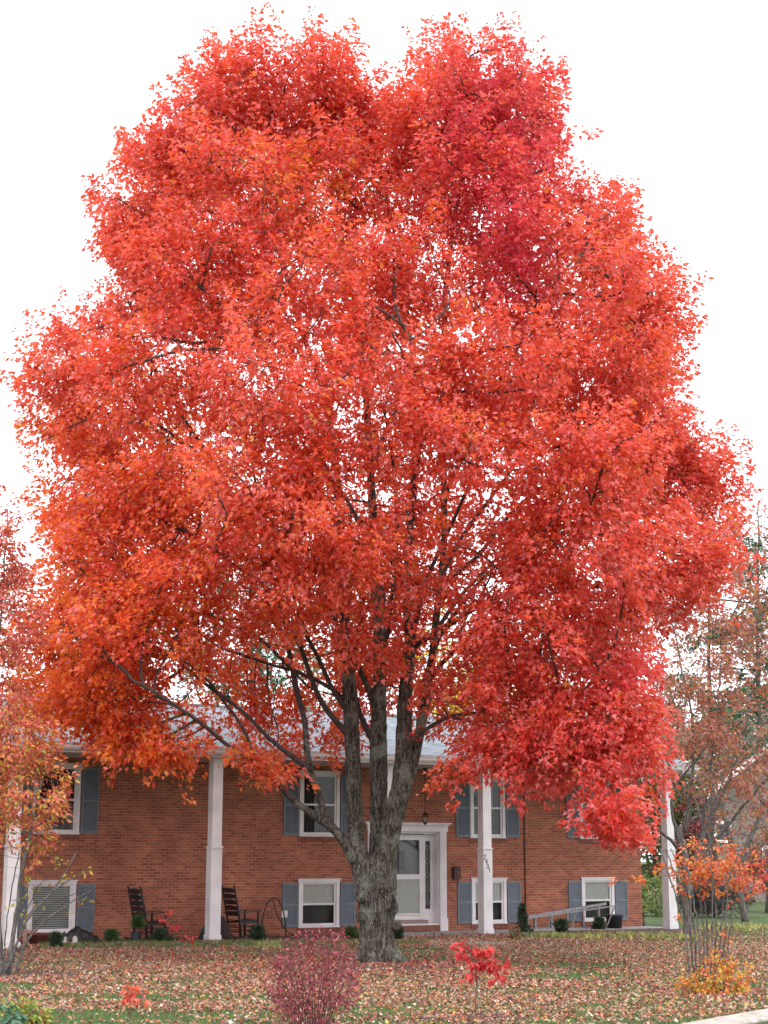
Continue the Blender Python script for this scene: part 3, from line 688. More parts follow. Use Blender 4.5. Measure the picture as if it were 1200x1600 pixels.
def leaves(name, P, D, N, S, C, kind, mt, parent=None):
    P = np.asarray(P, float); D = nrm(D); N = np.asarray(N, float); N = nrm(N-D*np.sum(N*D, 1, keepdims=True)); B = np.cross(D, N)
    V, f = tmpl(kind); k = len(V); n = len(P); S = np.asarray(S, float)[:, None, None]
    W_ = P[:, None]+S*(V[None, :, 0:1]*B[:, None]+V[None, :, 1:2]*D[:, None]+V[None, :, 2:3]*N[:, None])
    loops = []; per = []
    for q_ in f: loops += q_; per.append(len(q_))
    L = (np.array(loops)[None]+(np.arange(n)*k)[:, None]).ravel()
    st = np.concatenate([[0], np.cumsum(per)[:-1]]); ST = (st[None]+(np.arange(n)*len(loops))[:, None]).ravel()
    return np_mesh(name, W_.reshape(-1, 3), L, ST, mt, parent, np.repeat(C, k, 0))
def spray(att, out, n, rad, flat, size, colf, droop=.35, tilt=.5, axis=None):
    """n leaves round every attractor, in a flattened tilted fan"""
    A = np.repeat(att, n, 0); O = np.repeat(out, n, 0); m = len(A)
    r = rng.normal(0, 1, (m, 3)); r = nrm(r)*rng.random((m, 1))**.45*rad*np.repeat(rng.uniform(.6, 1.25, len(att)), n)[:, None]
    r[:, 2] *= flat
    if axis is not None:
        AX = np.repeat(axis, n, 0); u = rng.random((m, 1)); al = (u-.35)*rad*2.1*np.repeat(rng.uniform(.6, 1.35, len(att)), n)[:, None]
        pe = rng.normal(0, 1, (m, 3)); pe = nrm(pe-AX*np.sum(pe*AX, 1, keepdims=True))*rng.random((m, 1))**.5*rad*.62*(1.15-.8*u); r = AX*al+pe
    hor = np.linalg.norm(r[:, :2], axis=1, keepdims=True)
    P = A+r+O*rad*.15; P[:, 2] -= (droop*(hor[:, 0]**2)/max(rad, .01))
    D = nrm(r*np.array([1, 1, .3])/rad+O*.7+rng.normal(0, .35, (m, 3))+np.array([0, 0, -.35]))
    N = np.array([0, 0, 1.])+O*.35+rng.normal(0, tilt, (m, 3))
    S = size*rng.uniform(.55, 1.3, m); C = colf(A, np.repeat(np.arange(len(att)), n))
    return P, D, N, S, C
def grow(seeds, sr, att, step=.28, infl=4., kill=.4, trop=.05, iters=140, maxn=60000):
    nodes_ = np.zeros((maxn, 3)); par = np.full(maxn, -1); n = len(seeds); nodes_[:n] = seeds
    att = np.asarray(att); A = len(att); bd = np.full(A, 1e9); bi = np.zeros(A, int)
    def upd(i0, i1):
        for s_ in range(i0, i1, 800):
            e_ = min(i1, s_+800); d_ = np.linalg.norm(att[:, None]-nodes_[None, s_:e_], axis=2); j = d_.argmin(1); v = d_[np.arange(A), j]
            w_ = (v < bd) & ~dead; bd[w_] = v[w_]; bi[w_] = j[w_]+s_
    dead = np.zeros(A, bool); att_node = np.full(A, -1); upd(0, n)
    for it in range(iters):
        k_ = (~dead) & (bd < kill); att_node[k_] = bi[k_]; dead |= k_
        act = (~dead) & (bd < infl)
        if not act.any(): break
        u_, inv = np.unique(bi[act], return_inverse=True); dirs = np.zeros((len(u_), 3)); np.add.at(dirs, inv, nrm(att[act]-nodes_[bi[act]]))
        dirs = nrm(nrm(dirs)+rng.normal(0, .12, dirs.shape)+np.array([0, 0, trop])); new = nodes_[u_]+dirs*step
        m_ = len(new)
        if n+m_ > maxn: break
        nodes_[n:n+m_] = new; par[n:n+m_] = u_; upd(n, n+m_); n += m_
    rest = ~dead; att_node[rest] = bi[rest]
    return nodes_[:n], par[:n], att_node, bd
def branch_mesh(nodes_, par, ns, att, an, r0=.006, expo=2.3, sides=5, rmax=None, seedr=None):
    """ns seeds; pipe-model radii; chains as tubes"""
    n = len(nodes_); cnt = np.zeros(n); np.add.at(cnt, an, 1.)
    a = cnt*r0**expo
    for i in range(n-1, ns-1, -1):
        if par[i] >= 0: a[par[i]] += max(a[i], r0**expo)
    rad = np.maximum(a, r0**expo)**(1/expo)
    if rmax: rad = np.minimum(rad, rmax)
    ch = [[] for _ in range(n)]
    for i in range(ns, n):
        if par[i] >= 0: ch[par[i]].append(i)
    # prune nodes that carry nothing
    carry = cnt.copy()
    for i in range(n-1, ns-1, -1): carry[par[i]] += carry[i]
    m = MB(); stack = []
    for i in range(ns):
        for c in ch[i]: stack.append((i, c))
    while stack:
        s_, c = stack.pop()
        if carry[c] == 0: continue
        pts = [nodes_[s_]]; rr = [min(rad[c]*1.15, (seedr[s_]*.9 if (seedr is not None and s_ < ns) else 9))]; cur = c
        while True:
            pts.append(nodes_[cur]); rr.append(rad[cur])
            kids = [k for k in ch[cur] if carry[k] > 0]
            if not kids: break
            kids.sort(key=lambda k: -rad[k])
            for k in kids[1:]: stack.append((cur, k))
            cur = kids[0]
        rr[0] = min(rr[0], rr[1]*1.3); P_ = np.array(pts)
        if len(P_) > 3: P_[1:-1] = P_[1:-1]*.5+.25*(P_[2:]+P_[:-2])
        m.tube(P_, rr, sides if max(rr) > .015 else 3, False)
    for k in range(len(att)):
        p0 = nodes_[an[k]]; p1 = att[k]; mid = (p0+p1)/2+rng.normal(0, .03, 3)
        m.tube([p0, mid, p1], [r0, r0*.8, r0*.4], 3, False)
    return m
def palette(cols, w_, jit=.12):
    cols = np.array(cols); w_ = np.array(w_, float)/sum(w_)
    def f(A, sid):
        i = rng.choice(len(cols), len(A), p=w_); c = cols[i]*rng.uniform(1-jit, 1+jit, (len(A), 1))*rng.uniform(1-jit*.5, 1+jit*.5, (len(A), 3)); return np.clip(c, 0, 1)
    return f
def ell(c, r, n, shell=.35):
    v = nrm(rng.normal(0, 1, (n, 3)))*((shell**3+(1-shell**3)*rng.random((n, 1)))**(1/3)); return np.array(c)+v*np.array(r), v
def pr(px, py, D, rx, ry, rd):
    """ellipsoid in photo terms -> centre, radii in the camera-aligned horizontal frame"""
    c = onD(px, py, D); s = D/F; return c, (rx*s, rd, ry*s)
def lobe_pts(lobes, D0, dens):
    P = []; O = []; L = []
    for li, lb in enumerate(lobes):
        px, py, rx, ry, do, rd = lb[:6]; k = lb[6] if len(lb) > 6 else 1
        c, r = pr(px, py, D0+do, rx, ry, rd); n = max(2, int(dens*k*(r[0]*r[1]+r[0]*r[2]+r[1]*r[2])*4.2/3))
        v = nrm(rng.normal(0, 1, (n, 3)))*(.35+.65*rng.random((n, 1))**.5)
        P.append(c+v[:, :1]*r[0]*RT+v[:, 1:2]*r[1]*FW+v[:, 2:3]*r[2]*UP); O.append(nrm(v[:, :1]*RT+v[:, 1:2]*FW+v[:, 2:3]*UP*.6)); L.append(np.full(n, li))
    return np.concatenate(P), np.concatenate(O), np.concatenate(L)

# ------------------------------------------------------------------ the maple
TB = onZ(590, 1505); D0 = float((TB-CAMP) @ FW)
maple = empty('maple_tree', (TB[0], TB[1], 0), 'huge many-stemmed maple in full scarlet and orange leaf filling the front lawn', 'tree')
# limbs: (px, py, width px, depth offset m)
limbs = {
 'A': [(572, 1400, 30, -.12), (562, 1345, 34, -.1), (556, 1307, 28, 0), (553, 1243, 26.5, 0), (550.5, 1180, 25, 0), (548, 1142, 26, 0), (544, 1083, 25, 0), (540, 1025, 21, 0), (536, 985, 18, 0), (532, 900, 16, -.2), (529, 790, 14, -.3), (522, 700, 12, -.3), (500, 600, 10, -.2), (470, 520, 9, 0), (440, 410, 8, 0), (425, 260, 6, 0), (418, 130, 4, 0)],
 'B': [(590, 1400, 36, .12), (592, 1345, 36, .15), (591, 1300, 29, .2), (592, 1243, 29, .25), (591, 1180, 30, .25), (591, 1142, 29, .3), (593, 1083, 23, .35), (594, 1025, 24, .4), (593, 985, 22, .5), (588, 920, 19, .6), (584, 850, 16, .7), (582, 760, 14, .8), (575, 640, 12, 1), (560, 500, 10, 1), (525, 330, 8, .8), (497, 200, 6, .6), (490, 130, 4, .5)],
 'C': [(604, 1400, 34, -.05), (604, 1345, 34, -.1), (611, 1300, 31, -.2), (620, 1260, 33, -.25), (627, 1233, 33, -.25), (631, 1180, 28, -.25), (632, 1142, 27, -.2), (634, 1083, 24, -.1), (640, 1025, 22, 0), (643, 985, 19, .1), (637, 950, 15, .2), (640, 880, 13, .3), (648, 780, 11, .4), (655, 650, 9, .4), (640, 500, 7, .3), (610, 330, 5, .2)],
 'D': [(632, 1245, 16, -.2), (645, 1200, 17, -.15), (655, 1150, 17, -.1), (662, 1110, 18, 0), (668, 1075, 17, 0), (676, 1025, 14, .1), (681, 981, 13, .2), (684, 950, 12, .25), (691, 895, 12, .3), (695, 830, 11.5, .4), (692, 700, 11, .4), (692, 560, 11, .4), (692, 470, 11, .3), (703, 380, 9, .2), (722, 260, 7, 0), (735, 120, 4, 0)],
 'F1': [(553, 1345, 20, -.2), (530, 1300, 16, -.4), (497, 1277, 14, -.6), (463, 1255, 11, -.9), (430, 1220, 9, -1.1), (410, 1203, 8.5, -1.2), (383, 1183, 8, -1.4), (350, 1163, 7, -1.6), (330, 1143, 7, -2.1), (300, 1120, 6.5, -2.5), (273, 1103, 6, -2.8), (240, 1080, 5.5, -3.1), (207, 1063, 4.5, -3.4)],
 'F1b': [(403, 1197, 6, -1.2), (397, 1177, 6, -1.2), (383, 1143, 5.5, -1.2), (363, 1113, 5, -1.2), (343, 1087, 5, -1.2), (323, 1057, 5, -1.3), (297, 1037, 4, -1.3), (273, 1027, 4, -1.4)],
 'F2': [(525, 1300, 14, -.45), (513, 1287, 13, -.4), (497, 1243, 12, -.4), (487, 1210, 12, -.4), (477, 1167, 10.5, -.4), (478, 1127, 9.5, -.4), (467, 1100, 9, -.4), (460, 1063, 9, -.3), (452, 1033, 8.5, -.3), (447, 993, 8, -.2), (442, 950, 8, -.2), (437, 923, 8, -.1), (425, 850, 6, 0), (400, 760, 5, 0), (385, 680, 4, 0)],
 'F2b': [(487, 1203, 9, -.45), (473, 1193, 9, -.55), (443, 1173, 8, -.8), (417, 1150, 7, -.9), (397, 1130, 6.5, -1), (377, 1107, 6, -1), (350, 1090, 6, -1.1), (317, 1067, 6, -1.2), (273, 1027, 4.5, -1.3)],
 'F3': [(545, 1150, 13, 0), (537, 1140, 11, -.1), (513, 1113, 10, -.3), (497, 1087, 9, -.4), (487, 1060, 9, -.5), (470, 1010, 8, -.6), (450, 967, 7, -.8), (433, 937, 7, -.9), (407, 910, 6, -1.1), (367, 883, 5, -1.4), (320, 850, 4, -1.7)],
 'F4': [(540, 1098, 9, .1), (530, 1083, 8, .2), (503, 1067, 7, .4), (457, 1047, 7, .7), (433, 1023, 6.5, .9), (403, 993, 6, 1.1), (363, 977, 5.5, 1.4), (320, 957, 4.5, 1.7), (260, 930, 4, 2)],
 'F4b': [(457, 1047, 6, .7), (433, 1042, 5, .7), (400, 1030, 5, .9), (357, 1017, 4.5, 1), (330, 1005, 4, 1.2), (302, 980, 3.5, 1.3)],
 'F5': [(541, 1110, 9, .0), (530, 1097, 8, 0), (510, 1057, 7.5, -.1), (497, 1027, 7, -.2), (477, 990, 6.5, -.3), (460, 940, 5, -.4), (445, 860, 5, -.5)],
 'G': [(588, 1115, 12, .35), (584, 1098, 11, .3), (570, 1060, 10, .2), (552, 1027, 9, .1), (545, 1000, 8, .0)],
 'G2': [(585, 1160, 12, .3), (573, 1142, 11, .3), (560, 1110, 8, .3), (553, 1075, 7, .4), (552, 1050, 5, .5)],
 'H1': [(628, 1185, 9, -.3), (630, 1165, 9, -.4), (646, 1153, 8, -.5), (675, 1133, 7, -.8), (704, 1117, 6, -1), (751, 1113, 5, -1.3), (800, 1095, 5, -1.6), (850, 1093, 4, -1.8), (910, 1120, 3, -2)],
 'H1b': [(700, 1118, 5, -1), (735, 1130, 4.5, -1), (775, 1125, 4, -1.2), (815, 1135, 3.5, -1.6)],
 'H2': [(648, 1010, 10, 0), (655, 1002, 9.5, -.1), (681, 990, 9, -.3), (704, 976, 8, -.5), (725, 961, 7, -.6), (748, 949, 6, -.8), (790, 930, 5, -1.1), (850, 900, 4, -1.5)],
 'H3': [(668, 1050, 9, .1), (680, 1010, 8, .2), (690, 984, 7.5, .2), (710, 958, 7, .2), (740, 915, 6, .4), (790, 870, 5, .6)],
 'H4': [(672, 1060, 8, 0), (690, 1035, 8, -.2), (712, 1018, 8, -.4), (727, 998, 6, -.6), (760, 970, 5, -.8), (820, 950, 4, -1.2)],
 'H5': [(688, 910, 11, .3), (701, 903, 8, .2), (722, 890, 8, .1), (750, 867, 7, 0), (775, 830, 7, -.2), (810, 790, 6.5, -.4), (855, 755, 6, -.6), (920, 700, 4, -.8)],
 'H6': [(693, 780, 9, .4), (715, 730, 8, .2), (750, 660, 7, -.2), (800, 560, 6, -.8), (850, 470, 5, -1), (900, 400, 4, -.8)],
 'K1': [(528, 780, 9, -.4), (505, 720, 8, -.9), (470, 650, 7, -1.5), (430, 590, 6, -2.1), (390, 520, 5, -2.4)],
 'K2': [(582, 740, 9, .8), (600, 680, 8, 1.6), (640, 600, 7, 2.4), (700, 520, 5, 2.8)],
 'K3': [(645, 810, 9, .3), (650, 740, 8, -.8), (655, 680, 7, -1.8), (650, 600, 5, -2.6), (640, 520, 4, -3)],
 'K4': [(345, 740, 8, .3), (300, 700, 7, .4), (240, 660, 5, .4), (150, 600, 4, .4)],
 'K5': [(437, 930, 6, -.1), (400, 850, 6, .1), (370, 790, 7, .2), (345, 740, 8, .3), (310, 690, 6, .5), (250, 600, 5, .6), (200, 470, 4, .5)],
 'K6': [(594, 1000, 10, .5), (600, 940, 9, 1.1), (580, 860, 8, 1.9), (540, 780, 7, 2.6), (480, 690, 5, 3.2)],
 'M1': [(545, 1075, 9, 0), (533, 1010, 8, -.2), (515, 930, 7.5, -.5), (497, 850, 7, -.8), (478, 760, 6, -1.1), (450, 680, 4, -1.4)],
 'M2': [(637, 1050, 9, 0), (648, 980, 8, -.2), (668, 900, 7.5, -.4), (705, 820, 6.5, -.7), (740, 740, 5, -1), (770, 670, 4, -1.3)],
 'M3': [(594, 1070, 9, .4), (606, 990, 8, .1), (615, 900, 7.5, -.1), (622, 820, 7, -.3), (615, 720, 6, -.6), (600, 640, 4, -.8)],
 'M4': [(690, 900, 8, .3), (720, 840, 7, .6), (765, 780, 6, .8), (820, 700, 5, 1.0), (880, 600, 4, 1.1)],
 'K7': [(681, 985, 8, .3), (720, 930, 7, 1.1), (780, 870, 6, 1.9), (850, 800, 5, 2.6)],
}
big = MB(); small = MB(); seeds = []; seedr = []
for nm, L in limbs.items():
    P_ = np.array([onD(a, b, D0+dd) for a, b, ww, dd in L]); R_ = np.array([ww*.94/2*(D0+dd)/F for a, b, ww, dd in L])
    # resample smoothly
    seg = np.r_[0, np.cumsum(np.linalg.norm(np.diff(P_, axis=0), axis=1))]; m_ = max(4, int(seg[-1]/.12)); tt = np.linspace(0, seg[-1], m_)
    Q = np.stack([np.interp(tt, seg, P_[:, k]) for k in range(3)], 1); RR = np.interp(tt, seg, R_)
    for _ in range(4): Q[1:-1] = Q[1:-1]*.5+.25*(Q[2:]+Q[:-2])
    Q[1:-1] += np.cumsum(rng.normal(0, .003, (m_-2, 3)), 0)*np.sin(np.linspace(0, PI, m_-2))[:, None]
    RR = RR*(1+rng.normal(0, .02, m_))
    cut = np.where(RR > .055)[0]; cut = (cut.max()+1) if len(cut) else 0
    if nm in 'ABCD' or cut > 6:
        c_ = min(cut, m_-1); big.tube(Q[:c_+1], RR[:c_+1], 14)
        if c_ < m_-2: small.tube(Q[max(c_-2, 0):], RR[max(c_-2, 0):], 7)
    else: small.tube(Q, RR, 7)
    for k in range(0, m_, 2):
        if Q[k][2] > 3.4 and RR[k] < .13: seeds.append(Q[k]); seedr.append(RR[k])
# lower trunk
tr = [(588, 1512, 82), (588, 1503, 77), (590, 1495, 67), (590, 1480, 62), (590, 1450, 60), (590, 1417, 64), (586, 1395, 62), (586, 1378, 60), (586, 1355, 60), (586, 1338, 52)]
P_ = np.array([onD(a, b, D0) for a, b, _ in tr]); R_ = [w_*.87/2*D0/F for *_, w_ in tr]
seg = np.r_[0, np.cumsum(np.linalg.norm(np.diff(P_, axis=0), axis=1))]; tt = np.linspace(0, seg[-1], 26)
Q = np.stack([np.interp(tt, seg, P_[:, k]) for k in range(3)], 1); RR = np.interp(tt, seg, R_); n = 40; base = len(big.v)
for i in range(26):
    z = Q[i][2]
    for j in range(n):
        th = 2*PI*j/n; fl = math.exp(-max(z, 0)/.28)
        k = 1+.06*math.sin(3*th+.8+z*.6)+.035*math.sin(7*th+z*2)+fl*(.12*math.sin(5*th+1)+.07*math.sin(9*th))+random.uniform(-.015, .015)
        big.v.append((Q[i][0]+RR[i]*k*math.cos(th), Q[i][1]+RR[i]*k*math.sin(th), z))
for i in range(25):
    o = base+i*n; big.f += [(o+j, o+(j+1) % n, o+n+(j+1) % n, o+n+j) for j in range(n)]
big.f += [tuple(base+j for j in range(n))[::-1], tuple(base+25*n+j for j in range(n))]
def burl(px, py, r, dd, sq=(1, 1, 1)): big.ball(tuple(onD(px, py, D0+dd)), r, 14, 9, sq, .06)
burl(613, 1418, .12, -.05, (1, 1, 1.3)); burl(562, 1400, .1, -.05, (1, 1, 1.1)); burl(619, 1447, .09, -.08); burl(598, 1385, .2, -.22, (1, .7, 1)); burl(562, 1432, .1, -.22, (.8, .7, 1.2)); burl(585, 1370, .2, -.2, (1, .7, .8)); burl(566, 1402, .12, -.25, (1, .8, 1)); burl(610, 1408, .12, -.25, (1, .8, 1.3))
for t in np.linspace(0, 2*PI, 8)[:-1]:
    a0 = np.array([TB[0], TB[1], 0]); dvec = np.array([math.cos(t+.3), math.sin(t+.3), 0])
    big.tube([a0+dvec*.22+UP*.32, a0+dvec*.38+UP*.1, a0+dvec*.5+UP*-.0, a0+dvec*.62+UP*-.08], [.12, .11, .08, .04], 8)
trunk = big.build('trunk', BARK, maple, smooth=True)
rm = trunk.modifiers.new('remesh', 'REMESH'); rm.mode = 'VOXEL'; rm.voxel_size = .028; rm.use_smooth_shade = True
sm = trunk.modifiers.new('smooth', 'SMOOTH'); sm.iterations = 3; sm.factor = .5
tx = bpy.data.textures.new('bark_relief', 'CLOUDS'); tx.noise_scale = .09; tx.noise_depth = 3
dm = trunk.modifiers.new('relief', 'DISPLACE'); dm.texture = tx; dm.strength = .028; dm.texture_coords = 'LOCAL'; dm.mid_level = .5
# knot scars as sub-parts
for (px, py, r_, dd) in ((561.5, 1432, .055, -.33), (617, 1446, .05, -.28), (562, 1301, .05, -.16), (559, 1235, .03, -.16), (597, 1386, .07, -.39)):
    c = onD(px, py, D0+dd); kn = MB()
    pts = [c+RT*r_*.8*math.cos(t)+UP*r_*1.2*math.sin(t) for t in np.linspace(0, 2*PI, 15)]
    kn.tube(pts, r_*.28, 7, False); kn.ball(tuple(c+FW*.01), r_*.8, 10, 6, (.8, .35, 1.1))
    kn.build('knot', BARK, trunk, smooth=True)

MAPLE_LOBES = [  # px,py,rx,ry,depth offset m, depth radius m, density
 (430,140,120,85,0,1.6), (340,170,85,85,-.8,1.3), (520,165,75,90,.6,1.4), (735,120,95,85,0,1.5), (820,190,80,85,-.4,1.3), (690,200,80,90,-1,1.3),
 (260,240,85,75,.2,1.4), (215,330,75,80,0,1.4), (235,425,75,65,-.3,1.3), (400,300,110,90,-2.0,1.3), (540,300,80,90,-.6,1.2,.9), (770,320,105,80,-1.4,1.4,1),
 (930,350,80,65,.3,1.3), (1010,460,75,70,0,1.3), (1020,540,60,50,.3,1.1,.8), (860,440,105,80,-2.2,1.3), (655,440,85,80,-1.9,1.0,.9), (590,480,70,70,-1.5,1,.7), (180,760,60,50,.4,1,.7), (1050,640,45,50,.2,1,.8), (1060,560,40,40,0,.9,.7), (1100,720,50,40,.2,.9,.8), (470,460,110,80,-2.9,1.2), (320,440,100,75,-1.6,1.3),
 (125,560,85,65,.2,1.3,.75), (85,640,65,60,.2,1.1,.65), (150,690,100,50,.0,1.2,.6), (250,600,105,75,-2.2,1.3), (430,610,110,80,-3.9,1.2), (590,590,90,65,-3.2,1.1,.8), (770,590,115,80,-3.3,1.3), (930,580,95,75,-1.6,1.3),
 (975,690,90,65,-.6,1.3), (1070,740,75,50,.2,1.2,.8), (1145,745,45,38,.5,.8,.7), (1110,810,60,45,.4,1,.8), (890,740,115,80,-3.4,1.3), (720,700,90,60,-4.2,1.1,.9), (545,720,80,60,-4.0,1.1,.8),
 (150,790,85,60,-.8,1.2), (290,770,110,65,-2.6,1.2), (420,780,90,60,-4.0,1.1), (500,850,90,60,-3.6,1.1), (170,900,105,70,-1.8,1.3), (330,890,90,55,-3.3,1.1), (620,840,80,60,-3.0,1.0,.7), (640,900,50,40,-2.4,.8,.7), (480,930,60,45,-2.8,.8,.8), (570,1000,50,22,-2,.5,.4),
 (235,990,110,55,-2.5,1.2), (110,1010,105,60,-1.2,1.3), (60,1090,85,50,-.3,1.2), (170,1090,95,45,-1.9,1.2), (240,1145,70,28,-2.0,.9), (330,1180,70,16,-1.8,.8,1.4), (250,1172,55,13,-1.9,.7,1.3), (405,1215,32,20,-1.2,.5,1.5), (600,230,60,80,.3,1.1,.8), (610,330,60,70,-.8,1,.9), (180,480,60,30,-.2,1,.8), (460,1215,50,25,.6,.7,.8), (520,1185,35,35,1.2,.8,1),
 (560,940,70,45,-2.5,.9,.9), (430,985,60,25,-2.5,.7,.3), (400,1075,70,45,1.4,1.2,.55), (620,1010,22,16,-1.6,.4,.8), (655,1050,38,16,-1.6,.5,1.3), (700,950,35,20,-1.8,.6,1.1), (770,885,90,50,-3.0,1.1,.8),
 (900,870,110,70,-3.6,1.2), (1040,890,95,60,-.8,1.2), (1120,890,40,30,-.2,.7,.8), (820,980,85,55,-2.8,1.1), (950,980,80,60,-1.8,1.2), (780,1040,70,40,-2.2,1,.9), (880,1060,100,45,-2.4,1.1,.9), (950,1130,80,45,-2.4,1.1), (820,1130,75,35,-2.1,1,.9),
 (725,1205,42,14,-1.7,.5,1.2), (790,1190,50,25,-2.1,.7,1), (805,1232,30,10,-2,.4,.9), (870,1190,75,32,-2.7,.9), (985,1175,45,30,-2.2,.9), (895,1232,42,24,-3.0,.6,1.2), (946,1262,24,28,-3.1,.45,2), (964,1292,16,18,-3.1,.3,7), (1030,1160,35,16,-2,.6,1), (700,1150,25,20,-1,.5,.6),
 # rear half of the crown
 (420,230,150,120,1.8,1.3,.45), (740,230,140,120,1.8,1.3,.45), (300,420,150,120,2.5,1.6,.45), (560,450,110,80,3.4,1.4,.5), (860,430,170,110,2.6,1.7,.45), (250,640,170,90,3.0,1.8,.4), (600,640,200,90,4.3,1.5,.5), (900,640,170,90,3.2,1.8,.45),
 (330,820,190,80,3.6,1.8,.45), (620,800,140,60,4.3,1.5,.5), (580,920,130,50,3.6,1.2,.9), (640,860,90,60,3.2,1,.6), (560,1000,120,40,3.4,1.1,.6), (900,830,200,80,3.4,1.8,.45), (300,970,170,60,3.2,1.6,.42), (820,1000,180,60,3.0,1.6,.5), (560,1070,120,35,3.0,1.2,.8), (330,1100,130,40,2.2,1.2,.5), (500,1130,90,35,2.4,1,.8), (430,1160,60,25,2,.8,.7), (780,1120,120,35,2.0,1.2,.5), (130,900,110,80,2,1.6,.4)]
att, out, lid = lobe_pts(MAPLE_LOBES, D0, 34)
def warp(p, a, f, ph): return a*np.stack([np.sin(p[:, 1]*f+ph)+np.sin(p[:, 2]*f*1.7+ph*2), np.sin(p[:, 2]*f*1.2+ph*3)+np.sin(p[:, 0]*f*1.6+ph), np.sin(p[:, 0]*f*1.1+ph*1.4)+np.sin(p[:, 1]*f*1.9+ph*2.2)], 1)
lw = np.clip((att[:, 2]-3.5)/3, .25, 1)[:, None]
att = att+lw*(warp(att, .2, 2.1, 1.3)+warp(att, .13, 4.7, 4.1)); att = att+lw*rng.normal(0, .16, att.shape)
al_ = att @ RT; dl_ = att @ FW      # plumes: density varies quickly sideways, slowly upwards
dn = 1.1*np.sin(al_*2.9+np.sin(att[:, 2]*.9+dl_)*1.3)*np.sin(dl_*2.3+att[:, 2]*.8+1)+np.sin(att[:, 2]*2.1-al_*1.3+dl_*1.9)+.6*np.sin(al_*5.3-dl_*4.1+att[:, 2]*3.7)
kd = rng.random(len(att)) < np.clip(.7+.48*dn, .25, 1); att, out, lid = att[kd], out[kd], lid[kd]
# drop sprays that would stand below the leaf line or inside the house front
keep = (att[:, 1] < -3.2) & (att[:, 2] > 2.0)
att, out, lid = att[keep], out[keep], lid[keep]
# keep the scaffold in view: thin the foliage in front of the fork of the stems
rel = att-CAMP; dp = rel @ FW
zc_ = dp*math.cos(PITCH)+rel[:, 2]*math.sin(PITCH); ppx = 600+F*(rel @ RT)/zc_; ppy = 800-F*(-dp*math.sin(PITCH)+rel[:, 2]*math.cos(PITCH))/zc_
# natural outline of the crown: lopsided twin domes, a shelf low on the left, ragged skirts
YT = [30, 60, 100, 150, 200, 250, 280, 300, 350, 400, 440, 468, 492, 540, 560, 620, 660, 700, 740, 800, 850, 900, 950, 1000, 1060, 1100, 1150, 1195, 1270]
LT = [345, 310, 285, 262, 215, 168, 160, 145, 135, 160, 165, 180, 70, 32, 30, 25, 25, 28, 60, 60, 70, 60, 35, 25, 10, 5, 20, 60, 60]
RT_ = [795, 820, 835, 888, 895, 890, 900, 975, 1012, 1010, 1072, 1090, 1090, 1080, 1060, 1058, 1070, 1140, 1190, 1190, 1170, 1165, 1090, 1050, 1030, 1040, 1070, 1050, 1005]
BX = [0, 90, 110, 200, 330, 345, 372, 380, 435, 445, 530, 560, 675, 700, 760, 860, 900, 930, 975, 1000, 1035, 1200]
BY = [1165, 1172, 1185, 1192, 1196, 1185, 1190, 1238, 1238, 1190, 1192, 1178, 1178, 1222, 1225, 1235, 1250, 1312, 1318, 1235, 1180, 1165]
sf = rng.normal(0, 7, len(att)); ins = 21+sf
ok = (ppx > np.interp(ppy, YT, LT)+ins) & (ppx < np.interp(ppy, YT, RT_)-ins) & (ppy > 65+sf) & (ppy < np.interp(ppx, BX, BY)-16+sf*.6)
ok &= ~((ppy < 155) & (np.abs(ppx-598) < 58*(1-(ppy-50)/120)+8))
ok &= ~((ppy < 75) & (ppx < 600) & (np.abs(ppx-432) > 95-(75-ppy)*1.2)); ok &= ~((ppy < 75) & (ppx > 600) & (np.abs(ppx-733) > 75-(75-ppy)*1.3))
att, out, lid, ppx, ppy, dp = att[ok], out[ok], lid[ok], ppx[ok], ppy[ok], dp[ok]
def zone(cx_, cy_, rx_, ry_): return ((ppx-cx_)/rx_)**2+((ppy-cy_)/ry_)**2 < 1
front = (dp-D0) < .3; pk_ = np.ones(len(att)); u01 = rng.random(len(att))
for (zx, zy, zrx, zry, kf, kr) in ((430, 1085, 115, 95, .06, .5), (330, 1105, 110, 55, .12, .35), (600, 1160, 85, 120, .03, .8), (700, 1010, 50, 55, .25, .6), (690, 1150, 50, 45, .15, .3), (480, 1040, 50, 40, .2, .9), (560, 800, 50, 40, .15, .8), (635, 880, 40, 80, .32, 1), (735, 900, 60, 45, .35, .9), (700, 985, 60, 45, .15, .8), (590, 960, 45, 60, .35, .9), (800, 775, 60, 22, .25, .6), (325, 718, 48, 18, .2, .6), (420, 400, 22, 20, .3, .6), (690, 490, 20, 30, .25, .6), (395, 900, 40, 40, .3, .5),
    (765, 1255, 35, 30, .1, 1), (815, 1285, 45, 25, .2, 1), (905, 1255, 48, 34, .4, .6), (830, 1225, 28, 26, .3, .6), (620, 1215, 45, 60, .0, .2), (270, 1250, 90, 20, 0, 0), (700, 385, 22, 25, .4, .7), (640, 370, 18, 25, .4, .4), (575, 350, 14, 30, .5, .5), (490, 150, 12, 30, .5, .5), (430, 520, 28, 14, .4, .5), (235, 650, 35, 16, .5, .5)):
    z_ = zone(zx, zy, zrx, zry); pk_[z_] = np.minimum(pk_[z_], np.where(front[z_], kf, kr))
kz = u01 < pk_; att, out, lid, ppx, ppy, dp = att[kz], out[kz], lid[kz], ppx[kz], ppy[kz], dp[kz]
nod, par, an, bd = grow(np.array(seeds), seedr, att, .27, 5., .42, .06)
bm = branch_mesh(nod, par, len(seeds), att, an, .0065, 2.25, 6, .07, np.array(seedr))
small.v_off = 0
o_ = len(bm.v); bm.v += small.v; bm.f += [tuple(i+o_ for i in f) for f in small.f]
bm.build('branches', BRANCHBARK, maple, smooth=True)
